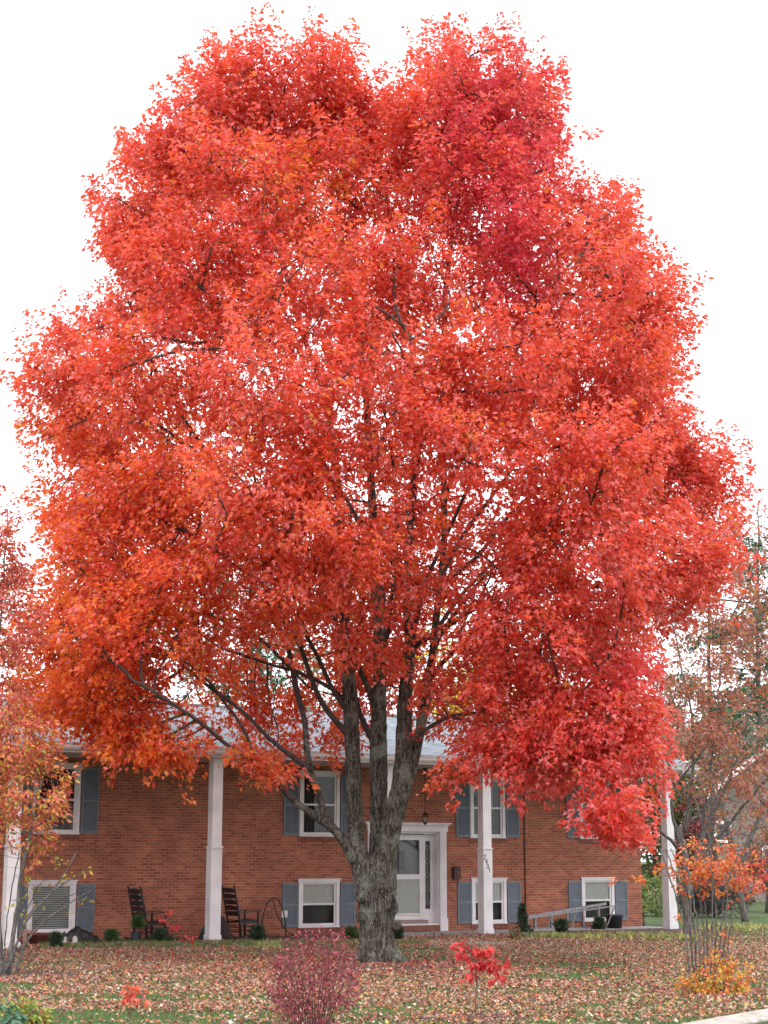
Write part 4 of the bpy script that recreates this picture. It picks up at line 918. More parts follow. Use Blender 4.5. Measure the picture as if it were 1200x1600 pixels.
RED = np.array([.82, .09, .08]); ORG = np.array([.86, .24, .045]); CRIM = np.array([.62, .03, .12]); SHEEN_PINK = np.array([.86, .24, .24]); YEL = np.array([.66, .3, .04]); DEEP = np.array([.6, .05, .025])
def maple_cols(A, sid):
    ax, ay = ppx[sid], ppy[sid]
    ns = len(ppx); j = rng.normal(0, 1, ns)[sid]; k = rng.random(ns)[sid]
    # orange share grows to the lower left; crimson patch in the upper right crown
    o = np.clip(.3+.62*np.clip((650-ax)/600, -.6, 1)*np.clip((ay-500)/600, 0, 1)+.22*np.clip((ay-500)/500, -.6, .5)+.22*j, 0, 1)
    o = np.where((ay > 1130) & (ax > 800), o*.3, o)
    cr = np.clip((1.25*np.exp(-(((ax-775)/95)**2+((ay-240)/170)**2))+.75*np.exp(-(((ax-815)/65)**2+((ay-450)/75)**2))+.5*np.exp(-(((ax-990)/50)**2+((ay-1050)/60)**2))+.08)*1.05, 0, .95); cr = cr*np.where(k < cr*.75+.08, .9, .2)*np.where(rng.random(len(A)) < .8, 1, .25)
    c = RED*(1-o)[:, None]+ORG*o[:, None]
    pk = (rng.random(len(A)) < np.clip(.6-.5*o+.12*j, .06, .75))[:, None]; c = np.where(pk, SHEEN_PINK, c)  # pink share paints the pale sheen of lit leaves into their colour
    dk = (rng.random(len(A)) < .16)[:, None]; c = np.where(dk, DEEP, c)
    yl = ((rng.random(len(A)) < .45*(k > .5)*np.exp(-(((ax-460)/90)**2+((ay-300)/80)**2))+.015+.16*np.clip(o-.5, 0, 1)))[:, None]; c = np.where(yl, YEL, c)
    c = c*(1-cr)[:, None]+CRIM*cr[:, None]
    return np.clip(c*rng.uniform(.82, 1.15, (len(A), 1))*rng.uniform(.93, 1.07, (len(A), 3)), 0, 1)
nl = 54
hi = np.clip((att[:, 2]-4)/7, 0, 1)[:, None]
AXS = nrm(out*(1-.35*hi)+UP*(.95*hi-.15)+rng.normal(0, .35, att.shape))
P_, D_, N_, S_, C_ = spray(att, out, nl, .45, .55, .095, maple_cols, .12, .6, AXS)
k_ = P_[:, 2] > 1.8
leaves('foliage', P_[k_], D_[k_], N_[k_], S_[k_], C_[k_], 'maple', MAPLE_LEAF, maple)
# ------------------------------------------------------------------ every other tree and shrub
def plant(name, label, cat, bx, by, stems, lobes, dens, nl, rad, size, colf, kind='oval', lm=LEAF, bark=TWIG, D=None, step=.2, kill=.3, r0=.004, flat=.8, droop=.2, tilt=.7, rmax=.06, group=None, trop=.05, infl=6., foliage='foliage', bare=0, sides=5, wk=1):
    B = onZ(bx, by) if D is None else onD(bx, by, D); B = np.array([B[0], B[1], 0.]); D_ = float((B-CAMP) @ FW)
    root = empty(name, B, label, cat, group)
    m = MB(); seeds = []; sr = []
    for L in stems:
        P_ = [onD(a, b, D_+dd) for a, b, ww, dd in L]; P_ = np.array(P_); R_ = np.array([wk*ww/2*D_/F for *_, ww, dd in [(a, b, ww, dd) for a, b, ww, dd in L]])
        if L[0][1] >= by-6 and L[0][1] <= by+6: P_[0][2] = -.03
        seg = np.r_[0, np.cumsum(np.linalg.norm(np.diff(P_, axis=0), axis=1))]; k = max(4, int(seg[-1]/step)); tt = np.linspace(0, seg[-1], k)
        Q = np.stack([np.interp(tt, seg, P_[:, j]) for j in range(3)], 1); R2 = np.interp(tt, seg, R_)
        for _ in range(2): Q[1:-1] = Q[1:-1]*.5+.25*(Q[2:]+Q[:-2])
        if k > 4: Q[1:-1] += rng.normal(0, step*.06, (k-2, 3))
        m.tube(Q, R2, 8 if R2.max() > .03 else 5)
        for j in range(k):
            if j > k*.25: seeds.append(Q[j]); sr.append(R2[j])
    att, out, lid = lobe_pts(lobes, D_, dens); k = att[:, 2] > .05; att, out = att[k], out[k]
    if len(att) > 3:
        nod, par, an, bd = grow(np.array(seeds), sr, att, step, infl, kill, trop, 90)
        bm = branch_mesh(nod, par, len(seeds), att, an, r0, 2.25, sides, rmax, np.array(sr)); o_ = len(bm.v); bm.v += m.v; bm.f += [tuple(i+o_ for i in f) for f in m.f]; m = bm
    m.build('trunk' if cat == 'tree' else 'stems', bark, root, smooth=True)
    if nl:
        if bare: sel = rng.random(len(att)) > bare; att, out = att[sel], out[sel]
        P_, D2, N_, S_, C_ = spray(att, out, nl, rad, flat, size, colf, droop, tilt)
        k = P_[:, 2] > .02
        leaves(foliage, P_[k], D2[k], N_[k], S_[k], C_[k], kind, lm, root)
    return root
pal = palette
# left foreground tree, orange to yellow green
plant('young_tree', 'slim multi-stemmed tree with sparse orange, pink and yellow-green leaves at the left edge', 'tree', 12, 1527,
  [[(8, 1527, 9, 0), (22, 1460, 7, 0), (30, 1380, 6, -.1), (45, 1310, 5, -.2), (60, 1250, 4, -.2), (70, 1190, 3, -.2)],
   [(15, 1527, 5, 0), (26, 1470, 4, .1), (50, 1420, 2.6, .1), (90, 1385, 2, 0), (140, 1360, 1.2, 0)], [(4, 1527, 8, .1), (0, 1450, 6, .1), (-10, 1330, 6, .2), (-15, 1200, 5, .2), (-5, 1060, 4, .1), (5, 920, 3, 0), (12, 800, 2, 0)],
   [(0, 1525, 8, .2), (-30, 1400, 7, .3), (-60, 1250, 6, .3), (-70, 1050, 4, .3), (-60, 900, 3, .3)], [(18, 1525, 4, -.1), (45, 1460, 3, -.2), (95, 1420, 2, -.3), (150, 1385, 1.2, -.3)], [(10, 1520, 4, -.1), (38, 1440, 3, -.2), (78, 1400, 2.5, -.2), (120, 1330, 2, -.2)]],
  [(0, 860, 38, 80, 0, .7, 1.1), (15, 910, 35, 50, 0, .6, .9), (10, 970, 60, 70, 0, .8, 1.2), (-20, 1080, 70, 80, 0, .9, 1.1), (25, 1160, 60, 60, -.2, .8, 1.3), (-30, 1230, 60, 80, .1, .8, 1), (55, 1235, 55, 55, -.3, .6, 1.5), (20, 1310, 60, 50, -.1, .7, .9), (10, 790, 18, 40, 0, .3, .3)],
  38, 17, .18, .078, lambda A, s: np.where((rng.random(len(A)) < np.clip((A[:, 2]-2.6)/3, .15, .92))[:, None], pal([(.66, .16, .12), (.62, .12, .09), (.66, .24, .1)], [3, 2, 1])(A, s), pal([(.7, .26, .1), (.66, .18, .1), (.66, .36, .07), (.4, .38, .08), (.62, .17, .14)], [4, 2.5, 3, 1.6, 2])(A, s)), kill=.2, step=.14, r0=.0025, tilt=.9)
plant('young_shrub', 'bare twiggy shrub with a few yellow-green leaves before the left lower window', 'shrub', 22, 1522,
  [[(22, 1522, 2.6, 0), (45, 1460, 2, 0), (80, 1410, 1.4, -.1), (135, 1390, 1, -.2)], [(14, 1522, 2.6, 0), (35, 1440, 2, .1), (60, 1380, 1.4, .1), (100, 1350, 1, .1)], [(5, 1522, 2.6, 0), (10, 1440, 2, 0), (20, 1380, 2, 0), (30, 1330, 1.5, 0)]],
  [(100, 1365, 55, 25, -.1, .4, 1.6), (60, 1400, 60, 45, 0, .5, 1), (30, 1340, 40, 35, 0, .5, 1.2), (135, 1400, 20, 35, 0, .3, 1)], 14, 5, .12, .07, pal([(.42, .4, .05), (.55, .38, .05), (.3, .3, .05), (.5, .25, .08)], [3, 3, 1, 1]), kill=.16, step=.12, r0=.0022, bare=.35, tilt=.9)
# dogwood-like tree in front of the right-hand column
rustc = pal([(.44, .15, .1), (.5, .2, .08), (.52, .27, .09), (.38, .14, .12), (.48, .19, .16)], [4, 3, 2, 3, 2])
plant('rusty_leaved_tree', 'spreading grey-barked tree with drooping rust-brown leaves in front of the rightmost porch column', 'tree', 1076, 1466,
  [[(1076, 1466, 20, 0), (1074, 1400, 18, 0), (1070, 1340, 16, 0), (1062, 1290, 12, 0)], [(1070, 1345, 9, 0), (1056, 1300, 8, -.2), (1047, 1260, 7, -.3), (1052, 1225, 6, -.3), (1075, 1205, 5, -.4), (1095, 1180, 4, -.4), (1120, 1130, 3, -.4)],
   [(1062, 1330, 8, 0), (1040, 1305, 7, -.4), (1015, 1285, 5, -.7), (990, 1250, 4, -.9), (960, 1215, 3, -1.1)], [(1070, 1300, 11, 0), (1080, 1240, 9, .1), (1085, 1180, 7, .2), (1080, 1110, 5, .3), (1060, 1020, 4, .4), (1045, 950, 3, .4)],
   [(1080, 1360, 10, 0), (1100, 1300, 9, .2), (1130, 1240, 8, .3), (1150, 1190, 6, .4), (1170, 1120, 5, .5), (1185, 1030, 3, .5)], [(1085, 1350, 9, 0), (1120, 1310, 7, -.2), (1160, 1260, 6, -.4), (1200, 1215, 5, -.6), (1240, 1180, 3, -.8)],
   [(1052, 1225, 4, -.3), (1045, 1195, 4, -.4), (1030, 1150, 3, -.5), (1010, 1100, 2, -.6)], [(1095, 1310, 6, .2), (1108, 1220, 5, .5), (1120, 1120, 4, .8), (1130, 1000, 3, 1)]],
  [(1060, 960, 60, 50, .5, 1.3, .7), (1130, 950, 60, 70, .5, 1.3, .9), (1190, 900, 50, 60, .3, 1.2, .8), (1190, 1020, 60, 60, 0, 1.3, 1), (1090, 1050, 70, 50, 0, 1.4, 1), (1010, 1090, 70, 40, -.3, 1.3, .9), (1060, 1140, 80, 40, -.4, 1.3, 1), (1150, 1130, 70, 40, -.3, 1.3, .8), (1190, 1210, 60, 50, -.6, 1.2, .9), (960, 1150, 50, 40, -.8, 1, .7), (1120, 1200, 70, 50, 0, 1.2, .7), (1160, 1270, 50, 40, -.2, 1, .4)],
  10.5, 24, .28, .1, rustc, kill=.32, step=.2, wk=.68, r0=.004, flat=.9, droop=.5, tilt=.9, bark=TWIG, rmax=.03)
plant('grey_twig_tree', 'nearly bare grey twiggy tree with only a few orange leaves at the right edge', 'tree', 1165, 1440,
  [[(1165, 1440, 12, 0), (1150, 1370, 11, 0), (1140, 1300, 8, 0), (1120, 1240, 6, 0)], [(1150, 1370, 8, 0), (1180, 1290, 7, 0), (1210, 1230, 5, 0), (1230, 1160, 3, 0)], [(1160, 1400, 8, 0), (1120, 1340, 6, -.3), (1095, 1280, 5, -.5), (1080, 1230, 3, -.6)], [(1165, 1400, 7, 0), (1210, 1350, 6, .2), (1250, 1300, 4, .2)]],
  [(1130, 1240, 80, 60, 0, 1.8, 1), (1200, 1260, 80, 80, 0, 2, 1), (1110, 1310, 60, 50, -.2, 1.5, .9), (1190, 1340, 60, 50, -.2, 1.5, 1), (1150, 1180, 80, 40, 0, 1.5, .8)],
  38, 5, .25, .1, pal([(.45, .17, .07), (.5, .24, .07), (.34, .12, .08)], [2, 1, 1]), kill=.24, step=.17, r0=.0045, bare=.93, tilt=.9, trop=.1, bark=TWIG)
# burning orange shrub at the lower right
shr = [[(1085+k*5, 1512, 3.5, .25*math.sin(k*2.1)), (1078+k*7, 1450, 3, .3*math.sin(k*2.1)), (1060+k*10+4*math.sin(k*3), 1380, 2.4, .4*math.sin(k*2.1)), (1040+k*14+6*math.sin(k*5), 1325, 1.6, .45*math.sin(k*2.1))] for k in range(-1, 10)]
shr = [[(a, 1555 if i == 0 else b, c_, d_) for i, (a, b, c_, d_) in enumerate(L)] for L in shr]
def shc(A, s):
    rel = A-CAMP; px = 600+F*(rel @ RT)/(rel @ FW); pk = np.clip((px-1130)/60, 0, 1)*(rng.random(len(A)) < .5)
    c = pal([(.72, .22, .06), (.7, .3, .06), (.68, .13, .07)], [4, 2, 3])(A, s); return c*(1-pk)[:, None]+np.array([.55, .06, .09])*pk[:, None]
plant('orange_shrub', 'vase-shaped shrub capped with orange and crimson leaves on bare stems at the lower right', 'shrub', 1108, 1552, shr,
  [(1105, 1335, 48, 28, 0, .45, 1.6), (1070, 1355, 42, 25, 0, .4, 1.1), (1150, 1360, 50, 30, 0, .5, 1.4), (1110, 1380, 65, 25, 0, .5, 1), (1180, 1380, 35, 22, 0, .4, 1.1), (1040, 1375, 35, 12, 0, .3, .5), (985, 1378, 32, 7, -.1, .15, .9), (1110, 1440, 50, 40, 0, .45, .12)],
  42, 10, .09, .062, shc, kill=.12, step=.09, r0=.0016, tilt=.9, rmax=.012)
plant('low_orange_shrub', 'low mound of orange and yellow leaves around the foot of the vase-shaped shrub', 'shrub', 1115, 1556, [[(1115+dx_, 1553, 2.5, dd), (1118+dx_*2.2, 1525, 1.5, dd)] for dx_, dd in ((-22, 0), (-10, .2), (0, -.2), (10, .15), (20, 0))],
  [(1115, 1537, 50, 20, 0, .42, 1), (1085, 1545, 28, 14, -.1, .3, 1), (1150, 1525, 25, 25, .1, .3, .9), (1120, 1505, 25, 18, .1, .25, .6)], 130, 9, .08, .06, pal([(.7, .28, .05), (.62, .4, .06), (.7, .17, .07), (.35, .35, .06)], [4, 3, 2, 1]), kill=.1, step=.07, r0=.0015, tilt=1)
# dark pink shrub bottom centre
fan = []
for k in range(17):
    a = (k-8)/8; fan.append([(488+a*22, 1612, 2.4, .2*math.sin(k*1.7)), (488+a*38, 1560, 1.9, .3*math.sin(k*1.7)), (488+a*58+4*math.sin(k*4), 1510, 1.3, .4*math.sin(k*1.7)), (486+a*66+7*math.sin(k*4), 1475-8*math.cos(k*2.6), .7, .42*math.sin(k*1.7))])
plant('crimson_shrub', 'fine-twigged shrub with tiny crimson pink leaves on the lawn in front of the big trunk', 'shrub', 488, 1612, fan,
  [(490, 1500, 58, 40, 0, .45, 1), (450, 1545, 35, 40, 0, .35, 1.1), (530, 1530, 36, 40, 0, .4, 1), (488, 1570, 55, 35, 0, .4, 1.1), (500, 1468, 42, 18, 0, .3, .6), (488, 1535, 75, 55, 0, .45, .5)],
  170, 6, .085, .04, pal([(.36, .06, .085), (.28, .05, .07), (.2, .05, .06), (.44, .1, .11)], [3, 3, 3, 2]), kill=.085, step=.06, r0=.0013, bark=REDTWIG, tilt=1, rmax=.01)
# saplings
red = pal([(.62, .04, .05), (.55, .05, .04), (.66, .08, .06)], [3, 2, 2])
s1 = plant('red_sapling', 'small staked maple sapling with broad bright red leaves, right of the big trunk', 'sapling', 742, 1592, [[(742, 1592, 2.4, 0), (745, 1540, 2, 0), (743, 1500, 1.6, 0), (738, 1482, 1, 0)], [(745, 1530, 1.3, 0), (762, 1508, 1, 0), (782, 1500, .8, 0)]],
  [(723, 1484, 16, 8, 0, .15, 1), (757, 1482, 18, 8, 0, .15, 1.1), (776, 1506, 18, 9, 0, .12, 1.2), (738, 1500, 12, 10, 0, .1, .9), (762, 1520, 20, 7, 0, .1, .7), (738, 1512, 14, 14, 0, .1, .8), (770, 1532, 12, 8, 0, .1, .5)], 150, 5, .065, .085, red, 'maple', kill=.09, step=.05, r0=.0016, tilt=.5, bark=REDTWIG)
p = gp(747, 1583); tag(MB().tube([p, (p[0], p[1], .48)], .007, 6).build('plant_stake', STAKE), 'thin green stake beside the small bright red maple sapling', 'stake')
plant('orange_sapling', 'tiny sapling with a few salmon-orange leaves in the lower left lawn', 'sapling', 203, 1597, [[(203, 1597, 1.8, 0), (205, 1570, 1.5, 0), (203, 1548, 1, 0)]],
  [(200, 1545, 12, 8, 0, .1, 1), (213, 1556, 12, 8, 0, .1, 1), (192, 1558, 10, 6, 0, .1, .8), (220, 1566, 8, 5, 0, .08, .6)], 200, 5, .045, .075, pal([(.7, .17, .1), (.66, .1, .06)], [2, 1]), 'maple', kill=.08, step=.05, r0=.0014, tilt=.6)
plant('scarlet_sapling', 'small sapling with scattered scarlet leaves before the left rocking chair', 'sapling', 275, 1500, [[(275, 1500, 2, 0), (275, 1475, 1.6, 0), (268, 1445, 1.2, 0), (262, 1432, 1, 0)], [(275, 1478, 1.2, 0), (290, 1470, 1, 0), (303, 1466, .8, 0)]],
  [(258, 1434, 16, 5, 0, .2, 1), (270, 1446, 9, 9, 0, .15, 1), (288, 1472, 11, 5, 0, .15, 1), (304, 1465, 7, 3, 0, .1, .8), (272, 1491, 8, 4, 0, .1, .8)], 45, 4, .08, .085, red, 'maple', kill=.12, step=.08, r0=.003, tilt=.7)
plant('yellow_green_plant', 'clump of yellow-green and reddish leafy stems in the bottom left corner', 'plant', 35, 1606, [[(35+k, 1606, 2, 0), (35+k*1.6, 1580, 1.5, .05*k/10)] for k in (-20, -10, 0, 10, 20)],
  [(40, 1583, 30, 16, 0, .25, 1), (20, 1575, 18, 14, 0, .2, 1), (55, 1590, 16, 12, 0, .2, 1)], 160, 8, .07, .075, pal([(.32, .38, .07), (.5, .42, .08), (.2, .3, .07), (.4, .16, .08)], [4, 2, 2, 2]), kill=.09, step=.06, r0=.002, tilt=1)
plant('blue_green_plant', 'blue-green leafy plant in the extreme bottom left corner', 'plant', 6, 1615, [[(6+k, 1615, 2, 0), (6+k*1.5, 1590, 1.5, 0)] for k in (-10, 0, 10)],
  [(4, 1588, 18, 14, 0, .2, 1), (18, 1600, 14, 10, 0, .2, 1)], 200, 8, .07, .08, pal([(.12, .24, .15), (.16, .3, .2), (.08, .18, .1)], [2, 2, 1]), kill=.09, step=.06, r0=.002, tilt=1)
# evergreens and small plants of the bed
gneed = pal([(.035, .06, .035), (.05, .085, .045), (.09, .12, .06)], [2, 2, 1]); gneed2 = pal([(.06, .11, .04), (.09, .15, .05)], [1, 1]); bl = pal([(.06, .1, .1), (.09, .13, .13)], [1, 1])
def evergreen(x0, x1, ytop, by, label, colf=gneed, cone=False, name='small_evergreen', nn=650, group='little evergreens along the house'):
    B = np.array(gp((x0+x1)/2, by)); D_ = (B-CAMP) @ FW; s = D_/F; rx = (x1-x0)/2*s; h = (by-ytop)*s
    r = empty(name, B, label, 'evergreen', group)
    MB().tube([B-UP*.02, B+UP*h*.8], [.015, .006], 6).build('stem', BRANCHBARK, r)
    t = rng.random(nn)**(1.1 if not cone else 1.5)*.98+.01; th = rng.random(nn)*2*PI
    prof = (np.sin(PI*np.clip(t*.85+.13, 0, 1))**.6) if not cone else (1-t)**.75*.95+.06
    ph_ = random.uniform(0, 6); lump = 1+.4*np.sin(th*2+t*7+ph_)+.3*np.sin(th*5-t*12+ph_*2)
    rr = rx*prof*lump*(.3+.85*rng.random(nn)**.8); c = np.stack([np.cos(th), np.sin(th), np.zeros(nn)], 1)
    P = B+c*rr[:, None]+UP*(t*h)[:, None]; D2 = c*.8+UP*.7+rng.normal(0, .35, (nn, 3))
    leaves('foliage', P, D2, rng.normal(0, 1, (nn, 3)), rng.uniform(.05, .12, nn), colf(P, None), 'tuft', NEEDLE, r)
    return r
evergreen(807, 826, 1415, 1458, 'narrow cone-shaped dark evergreen at the left end of the ladder', cone=True)
evergreen(869, 885, 1439, 1458, 'round dark little evergreen in front of the middle of the ladder')
evergreen(929, 943, 1436, 1453, 'round dark little evergreen just left of the black tub')
evergreen(988, 1004, 1426, 1447, 'little lobed evergreen at the right corner of the brick wall')
evergreen(165, 182, 1456, 1474, 'small light green evergreen between black tarp and grey pot', gneed2)
evergreen(239, 263, 1455, 1474, 'wide low evergreen under the left rocking chair')
evergreen(392, 412, 1449, 1472, 'dark evergreen ball at the foot of the right rocking chair')
evergreen(541, 558, 1451, 1469, 'small evergreen just left of the big trunk', gneed2)
evergreen(616, 625, 1445, 1470, 'small evergreen half hidden behind the right side of the big trunk')
evergreen(80, 94, 1461, 1482, 'spiky evergreen beside the blue grey can')
evergreen(318, 333, 1451, 1470, 'spiky blue-grey little evergreen at the foot of the second column', bl)
r_ = evergreen(212, 224, 1435, 1450, 'bright green tuft of pine needles growing in the dark grey pot', gneed2, name='potted_pine', group=None)
pp = gp(212.5, 1473.5); r_.location = (pp[0]+.04, pp[1], .34); MB().tube([(pp[0]+.04, pp[1], .36), (pp[0], pp[1], .16)], .012, 6).build('stem', BRANCHBARK, r_) 
# low bed plants: pale strappy leaves and green cover
def ground_cover(name, label, regions, n, size, colf, kind='tuft', up=1.):
    P = []
    for (x0, x1, y0, y1) in regions:
        k = int(n*(x1-x0)); 
        for _ in range(k): x = random.uniform(x0, x1); P.append(onZ(x, y0+(y1-y0)*random.random(), .01))
    P = np.array(P); m_ = len(P); cl = (np.sin(P[:, 0]*3.1)+np.sin(P[:, 0]*7.3+P[:, 1]*4)) > -.4; P = P[cl]; m_ = len(P)
    D2 = rng.normal(0, .6, (m_, 3)); D2[:, 2] = np.abs(D2[:, 2])+.4*up
    return tag(leaves(name, P, D2, rng.normal(0, 1, (m_, 3)), rng.uniform(.6, 1.3, m_)*size, colf(P, None), kind, NEEDLE), label, 'ground cover', kind='stuff')
ground_cover('bed_ground_cover', 'low green plants along the edge of the planting bed', [(60, 560, 1472, 1483), (620, 660, 1472, 1478), (800, 1060, 1460, 1468)], 9, .09, pal([(.09, .17, .05), (.14, .2, .06), (.25, .2, .1)], [3, 2, 1]))
ground_cover('strap_leaved_plants', 'pale yellow-green strappy plants in front of the ladder and wall corner', [(835, 1090, 1461, 1469), (1090, 1200, 1446, 1455), (400, 440, 1476, 1486)], 3.6, .13, pal([(.38, .36, .12), (.28, .33, .09), (.42, .3, .14), (.55, .5, .08)], [3, 2, 1, .3]))
# ------------------------------------------------------------------ background trees
def far_tree(name, label, bx, D, trunkpx, lobes, dens, nl, rad, size, colf, kind='oval', bark=FARBARK, extra=(), **kw):
    hz = 1337; by = hz+CH*F/D
    ty = min(l[1]+l[3]*.3 for l in lobes)
    st = [[(bx, by, trunkpx, 0), (bx+3, (by*2+ty)/3, trunkpx*.75, 0), (bx-2, (by+ty*2)/3, trunkpx*.5, .1), (bx, ty, trunkpx*.15, 0)]]+list(extra)
    kw = dict(dict(step=.5, kill=.7, r0=.012, rmax=.12, tilt=.9, infl=14.), **kw)
    return plant(name, label, 'tree', bx, by, st, lobes, dens, nl, rad, size, colf, kind, LEAF if kind == 'oval' else NEEDLE, bark, D=None, **kw)
yel = pal([(.62, .45, .03), (.7, .5, .03), (.5, .36, .04)], [3, 2, 1]); pine = pal([(.035, .085, .04), (.05, .12, .05), (.07, .14, .07)], [2, 2, 1]); olive = pal([(.12, .14, .05), (.2, .2, .06), (.1, .12, .06), (.28, .2, .08)], [3, 2, 2, 1])
far_tree('yellow_tree', 'bright yellow tree showing behind the house roof right of the trunks', 745, 66, 14, [(700, 1080, 60, 40, 0, 2.2), (770, 1075, 60, 45, 0, 2.2), (840, 1095, 45, 30, 0, 2), (670, 985, 30, 50, 0, 1.5, .5), (900, 1120, 60, 25, 0, 1.6)], 3, 46, .7, .2, yel)
far_tree('pine_tree', 'tall green pine showing through the gaps behind the left half of the roof', 395, 64, 14, [(395, 830, 40, 70, 0, 1.3), (390, 930, 60, 60, 0, 1.6), (370, 1030, 80, 60, 0, 2), (440, 1040, 60, 60, 0, 2), (330, 1070, 50, 40, 0, 1.6)], 3, 44, .6, .22, pine, 'tuft', BRANCHBARK)
far_tree('pale_green_tree', 'thin grey-green tree behind the roof between the trunks', 610, 72, 10, [(612, 1020, 40, 60, 0, 1.8, .8), (500, 1060, 50, 50, 0, 1.8, .8)], 2.5, 34, .7, .2, pal([(.2, .24, .14), (.3, .3, .16)], [1, 1]))
far_tree('tall_pine_tree', 'tall dark-trunked pine standing above the rusty tree at the right edge', 1110, 58, 11, [(1120, 840, 30, 35, 0, 1), (1165, 870, 35, 35, 0, 1.2), (1075, 905, 35, 22, 0, 1), (1180, 940, 35, 30, 0, 1.2), (1090, 985, 50, 22, 0, 1.3), (1150, 990, 40, 24, 0, 1.3), (1200, 1060, 50, 40, 0, 1.3), (1060, 1080, 40, 30, 0, 1.2), (1160, 1120, 50, 50, 0, 1.5)], 3.6, 40, .5, .22, pine, 'tuft', BRANCHBARK)
far_tree('brown_leaved_tree', 'tree with purplish brown thinning leaves at the upper right edge behind the pine', 1185, 70, 12, [(1175, 850, 35, 50, 0, 1.6), (1190, 930, 45, 50, 0, 1.8), (1130, 900, 35, 30, 0, 1.6, .6), (1180, 1010, 50, 50, 0, 2), (1080, 1090, 60, 50, 0, 2, .8), (1200, 770, 25, 40, 0, 1, .25), (1120, 1000, 60, 50, 0, 2), (1190, 1110, 60, 50, 0, 2), (1110, 1150, 60, 40, 0, 2)], 3, 32, .55, .15, pal([(.4, .2, .16), (.42, .26, .18), (.3, .17, .15)], [2, 2, 1]))
far_tree('olive_tree', 'olive-green tree behind the gap between the brick corner and the right column', 1022, 62, 12, [(1020, 1290, 30, 50, 0, 1.5), (1010, 1240, 45, 40, 0, 1.6), (1040, 1350, 28, 50, 0, 1.2), (1015, 1400, 22, 40, 0, 1), (1045, 1240, 45, 50, 0, 1.5), (1075, 1300, 30, 60, 0, 1.5)], 7, 50, .45, .17, olive)
far_tree('wooded_backdrop_tree', 'grey-green thinning tree behind the neighbouring house, left of its gable', 1095, 104, 12, [(1080, 1200, 60, 60, 0, 4), (1140, 1160, 60, 60, 0, 4), (1060, 1130, 50, 50, 0, 3.5), (1100, 1270, 60, 50, 0, 4)], 1.2, 60, 1.1, .28, pal([(.2, .21, .12), (.3, .29, .18), (.26, .2, .14), (.12, .15, .1)], [3, 2, 2, 2]), group='trees beyond the neighbouring house', step=.8, kill=1.1)
far_tree('wooded_backdrop_tree', 'dark green and grey tree beyond the neighbouring house at the right edge', 1190, 112, 12, [(1190, 1150, 70, 70, 0, 4), (1230, 1220, 80, 80, 0, 4), (1180, 1240, 70, 50, 0, 4), (1260, 1120, 60, 60, 0, 4)], 1.2, 60, 1.2, .3, pal([(.13, .16, .1), (.22, .22, .15), (.25, .18, .12)], [3, 2, 2]), group='trees beyond the neighbouring house', step=.8, kill=1.1)
far_tree('red_leaved_tree', 'small dull crimson tree beside the gable of the neighbouring house', 1083, 60, 8, [(1085, 1270, 25, 30, 0, 1.2), (1100, 1300, 25, 28, 0, 1.2), (1075, 1320, 20, 30, 0, 1)], 5, 34, .35, .14, pal([(.3, .05, .06), (.38, .09, .08), (.2, .04, .05)], [2, 2, 1]))
far_tree('rust_shrub_tree', 'dome of dense rust-brown foliage at the far right edge before the neighbouring house', 1200, 56, 10, [(1200, 1335, 45, 40, 0, 1.8), (1225, 1350, 45, 50, 0, 1.8)], 8, 46, .35, .11, pal([(.26, .09, .04), (.34, .13, .05)], [1, 1]))
far_tree('dark_hedge_shrub', 'dark rounded shrub low behind the stems of the vase-shaped shrub', 1115, 52, 6, [(1110, 1398, 35, 25, 0, 1.3), (1140, 1400, 30, 20, 0, 1.2), (1080, 1395, 25, 25, 0, 1)], 10, 50, .3, .1, pal([(.05, .055, .05), (.08, .08, .07), (.1, .06, .06)], [2, 1, 1]))
far_tree('green_side_shrub', 'light green shrub beside the brick corner behind the right column', 1025, 53, 6, [(1022, 1405, 22, 35, 0, 1.0), (1015, 1430, 18, 16, 0, .8)], 10, 50, .28, .1, pal([(.2, .28, .08), (.35, .35, .1), (.12, .2, .06)], [2, 1, 1]))
# ------------------------------------------------------------------ neighbouring house
ND = 76.
nb0 = onD(1078, 1400, ND); nroot = empty('neighbour_house', (nb0[0], nb0[1], 0), 'tan brick neighbouring house with a white-edged gable, half hidden by twigs at the right', 'house')
def nP(px, py, dd=0): return onD(px, py, ND+dd)
zb = 0; ze = float(nP(1078, 1262)[2]); zr = float(nP(1175, 1187)[2]); xl, xr2 = nP(1082, 1300), nP(1350, 1300); xm2 = (xl+xr2)/2
def pz(p, z, dd=0): e = max(dd, 0)*.6; return (p[0]+FW[0]*dd+RT[0]*e, p[1]+FW[1]*dd+RT[1]*e, z)
zrm = ze+(zr-ze)*(np.linalg.norm((xm2-xl)[:2])/np.linalg.norm((nP(1175, 1200)-xl)[:2]))
MB().add([pz(xl, 0), pz(xr2, 0), pz(xr2, ze), pz(xm2, zrm), pz(xl, ze), pz(xl, 0, 12), pz(xr2, 0, 12), pz(xr2, ze, 12), pz(xm2, zrm, 12), pz(xl, ze, 12)], [(0,1,2,3,4), (9,8,7,6,5), (5,0,4,9), (1,6,7,2)]).build('wall', FARBRICK, nroot)
L_ = nrm((xl-xm2)*np.array([1, 1, 0])); e0 = xl+L_*.7; e1 = xr2-L_*.7; sl2 = (zrm-ze)/np.linalg.norm((xm2-xl)[:2]); zl = ze-sl2*.7
rr_ = MB()
for e in (e0, e1):
    rr_.add([pz(e, zl+.1, -.5), pz(xm2, zrm+.1, -.5), pz(xm2, zrm+.1, 12.5), pz(e, zl+.1, 12.5), pz(e, zl+.22, -.5), pz(xm2, zrm+.22, -.5), pz(xm2, zrm+.22, 12.5), pz(e, zl+.22, 12.5)], [(3,2,1,0),(4,5,6,7),(0,1,5,4),(1,2,6,5),(2,3,7,6),(3,0,4,7)])
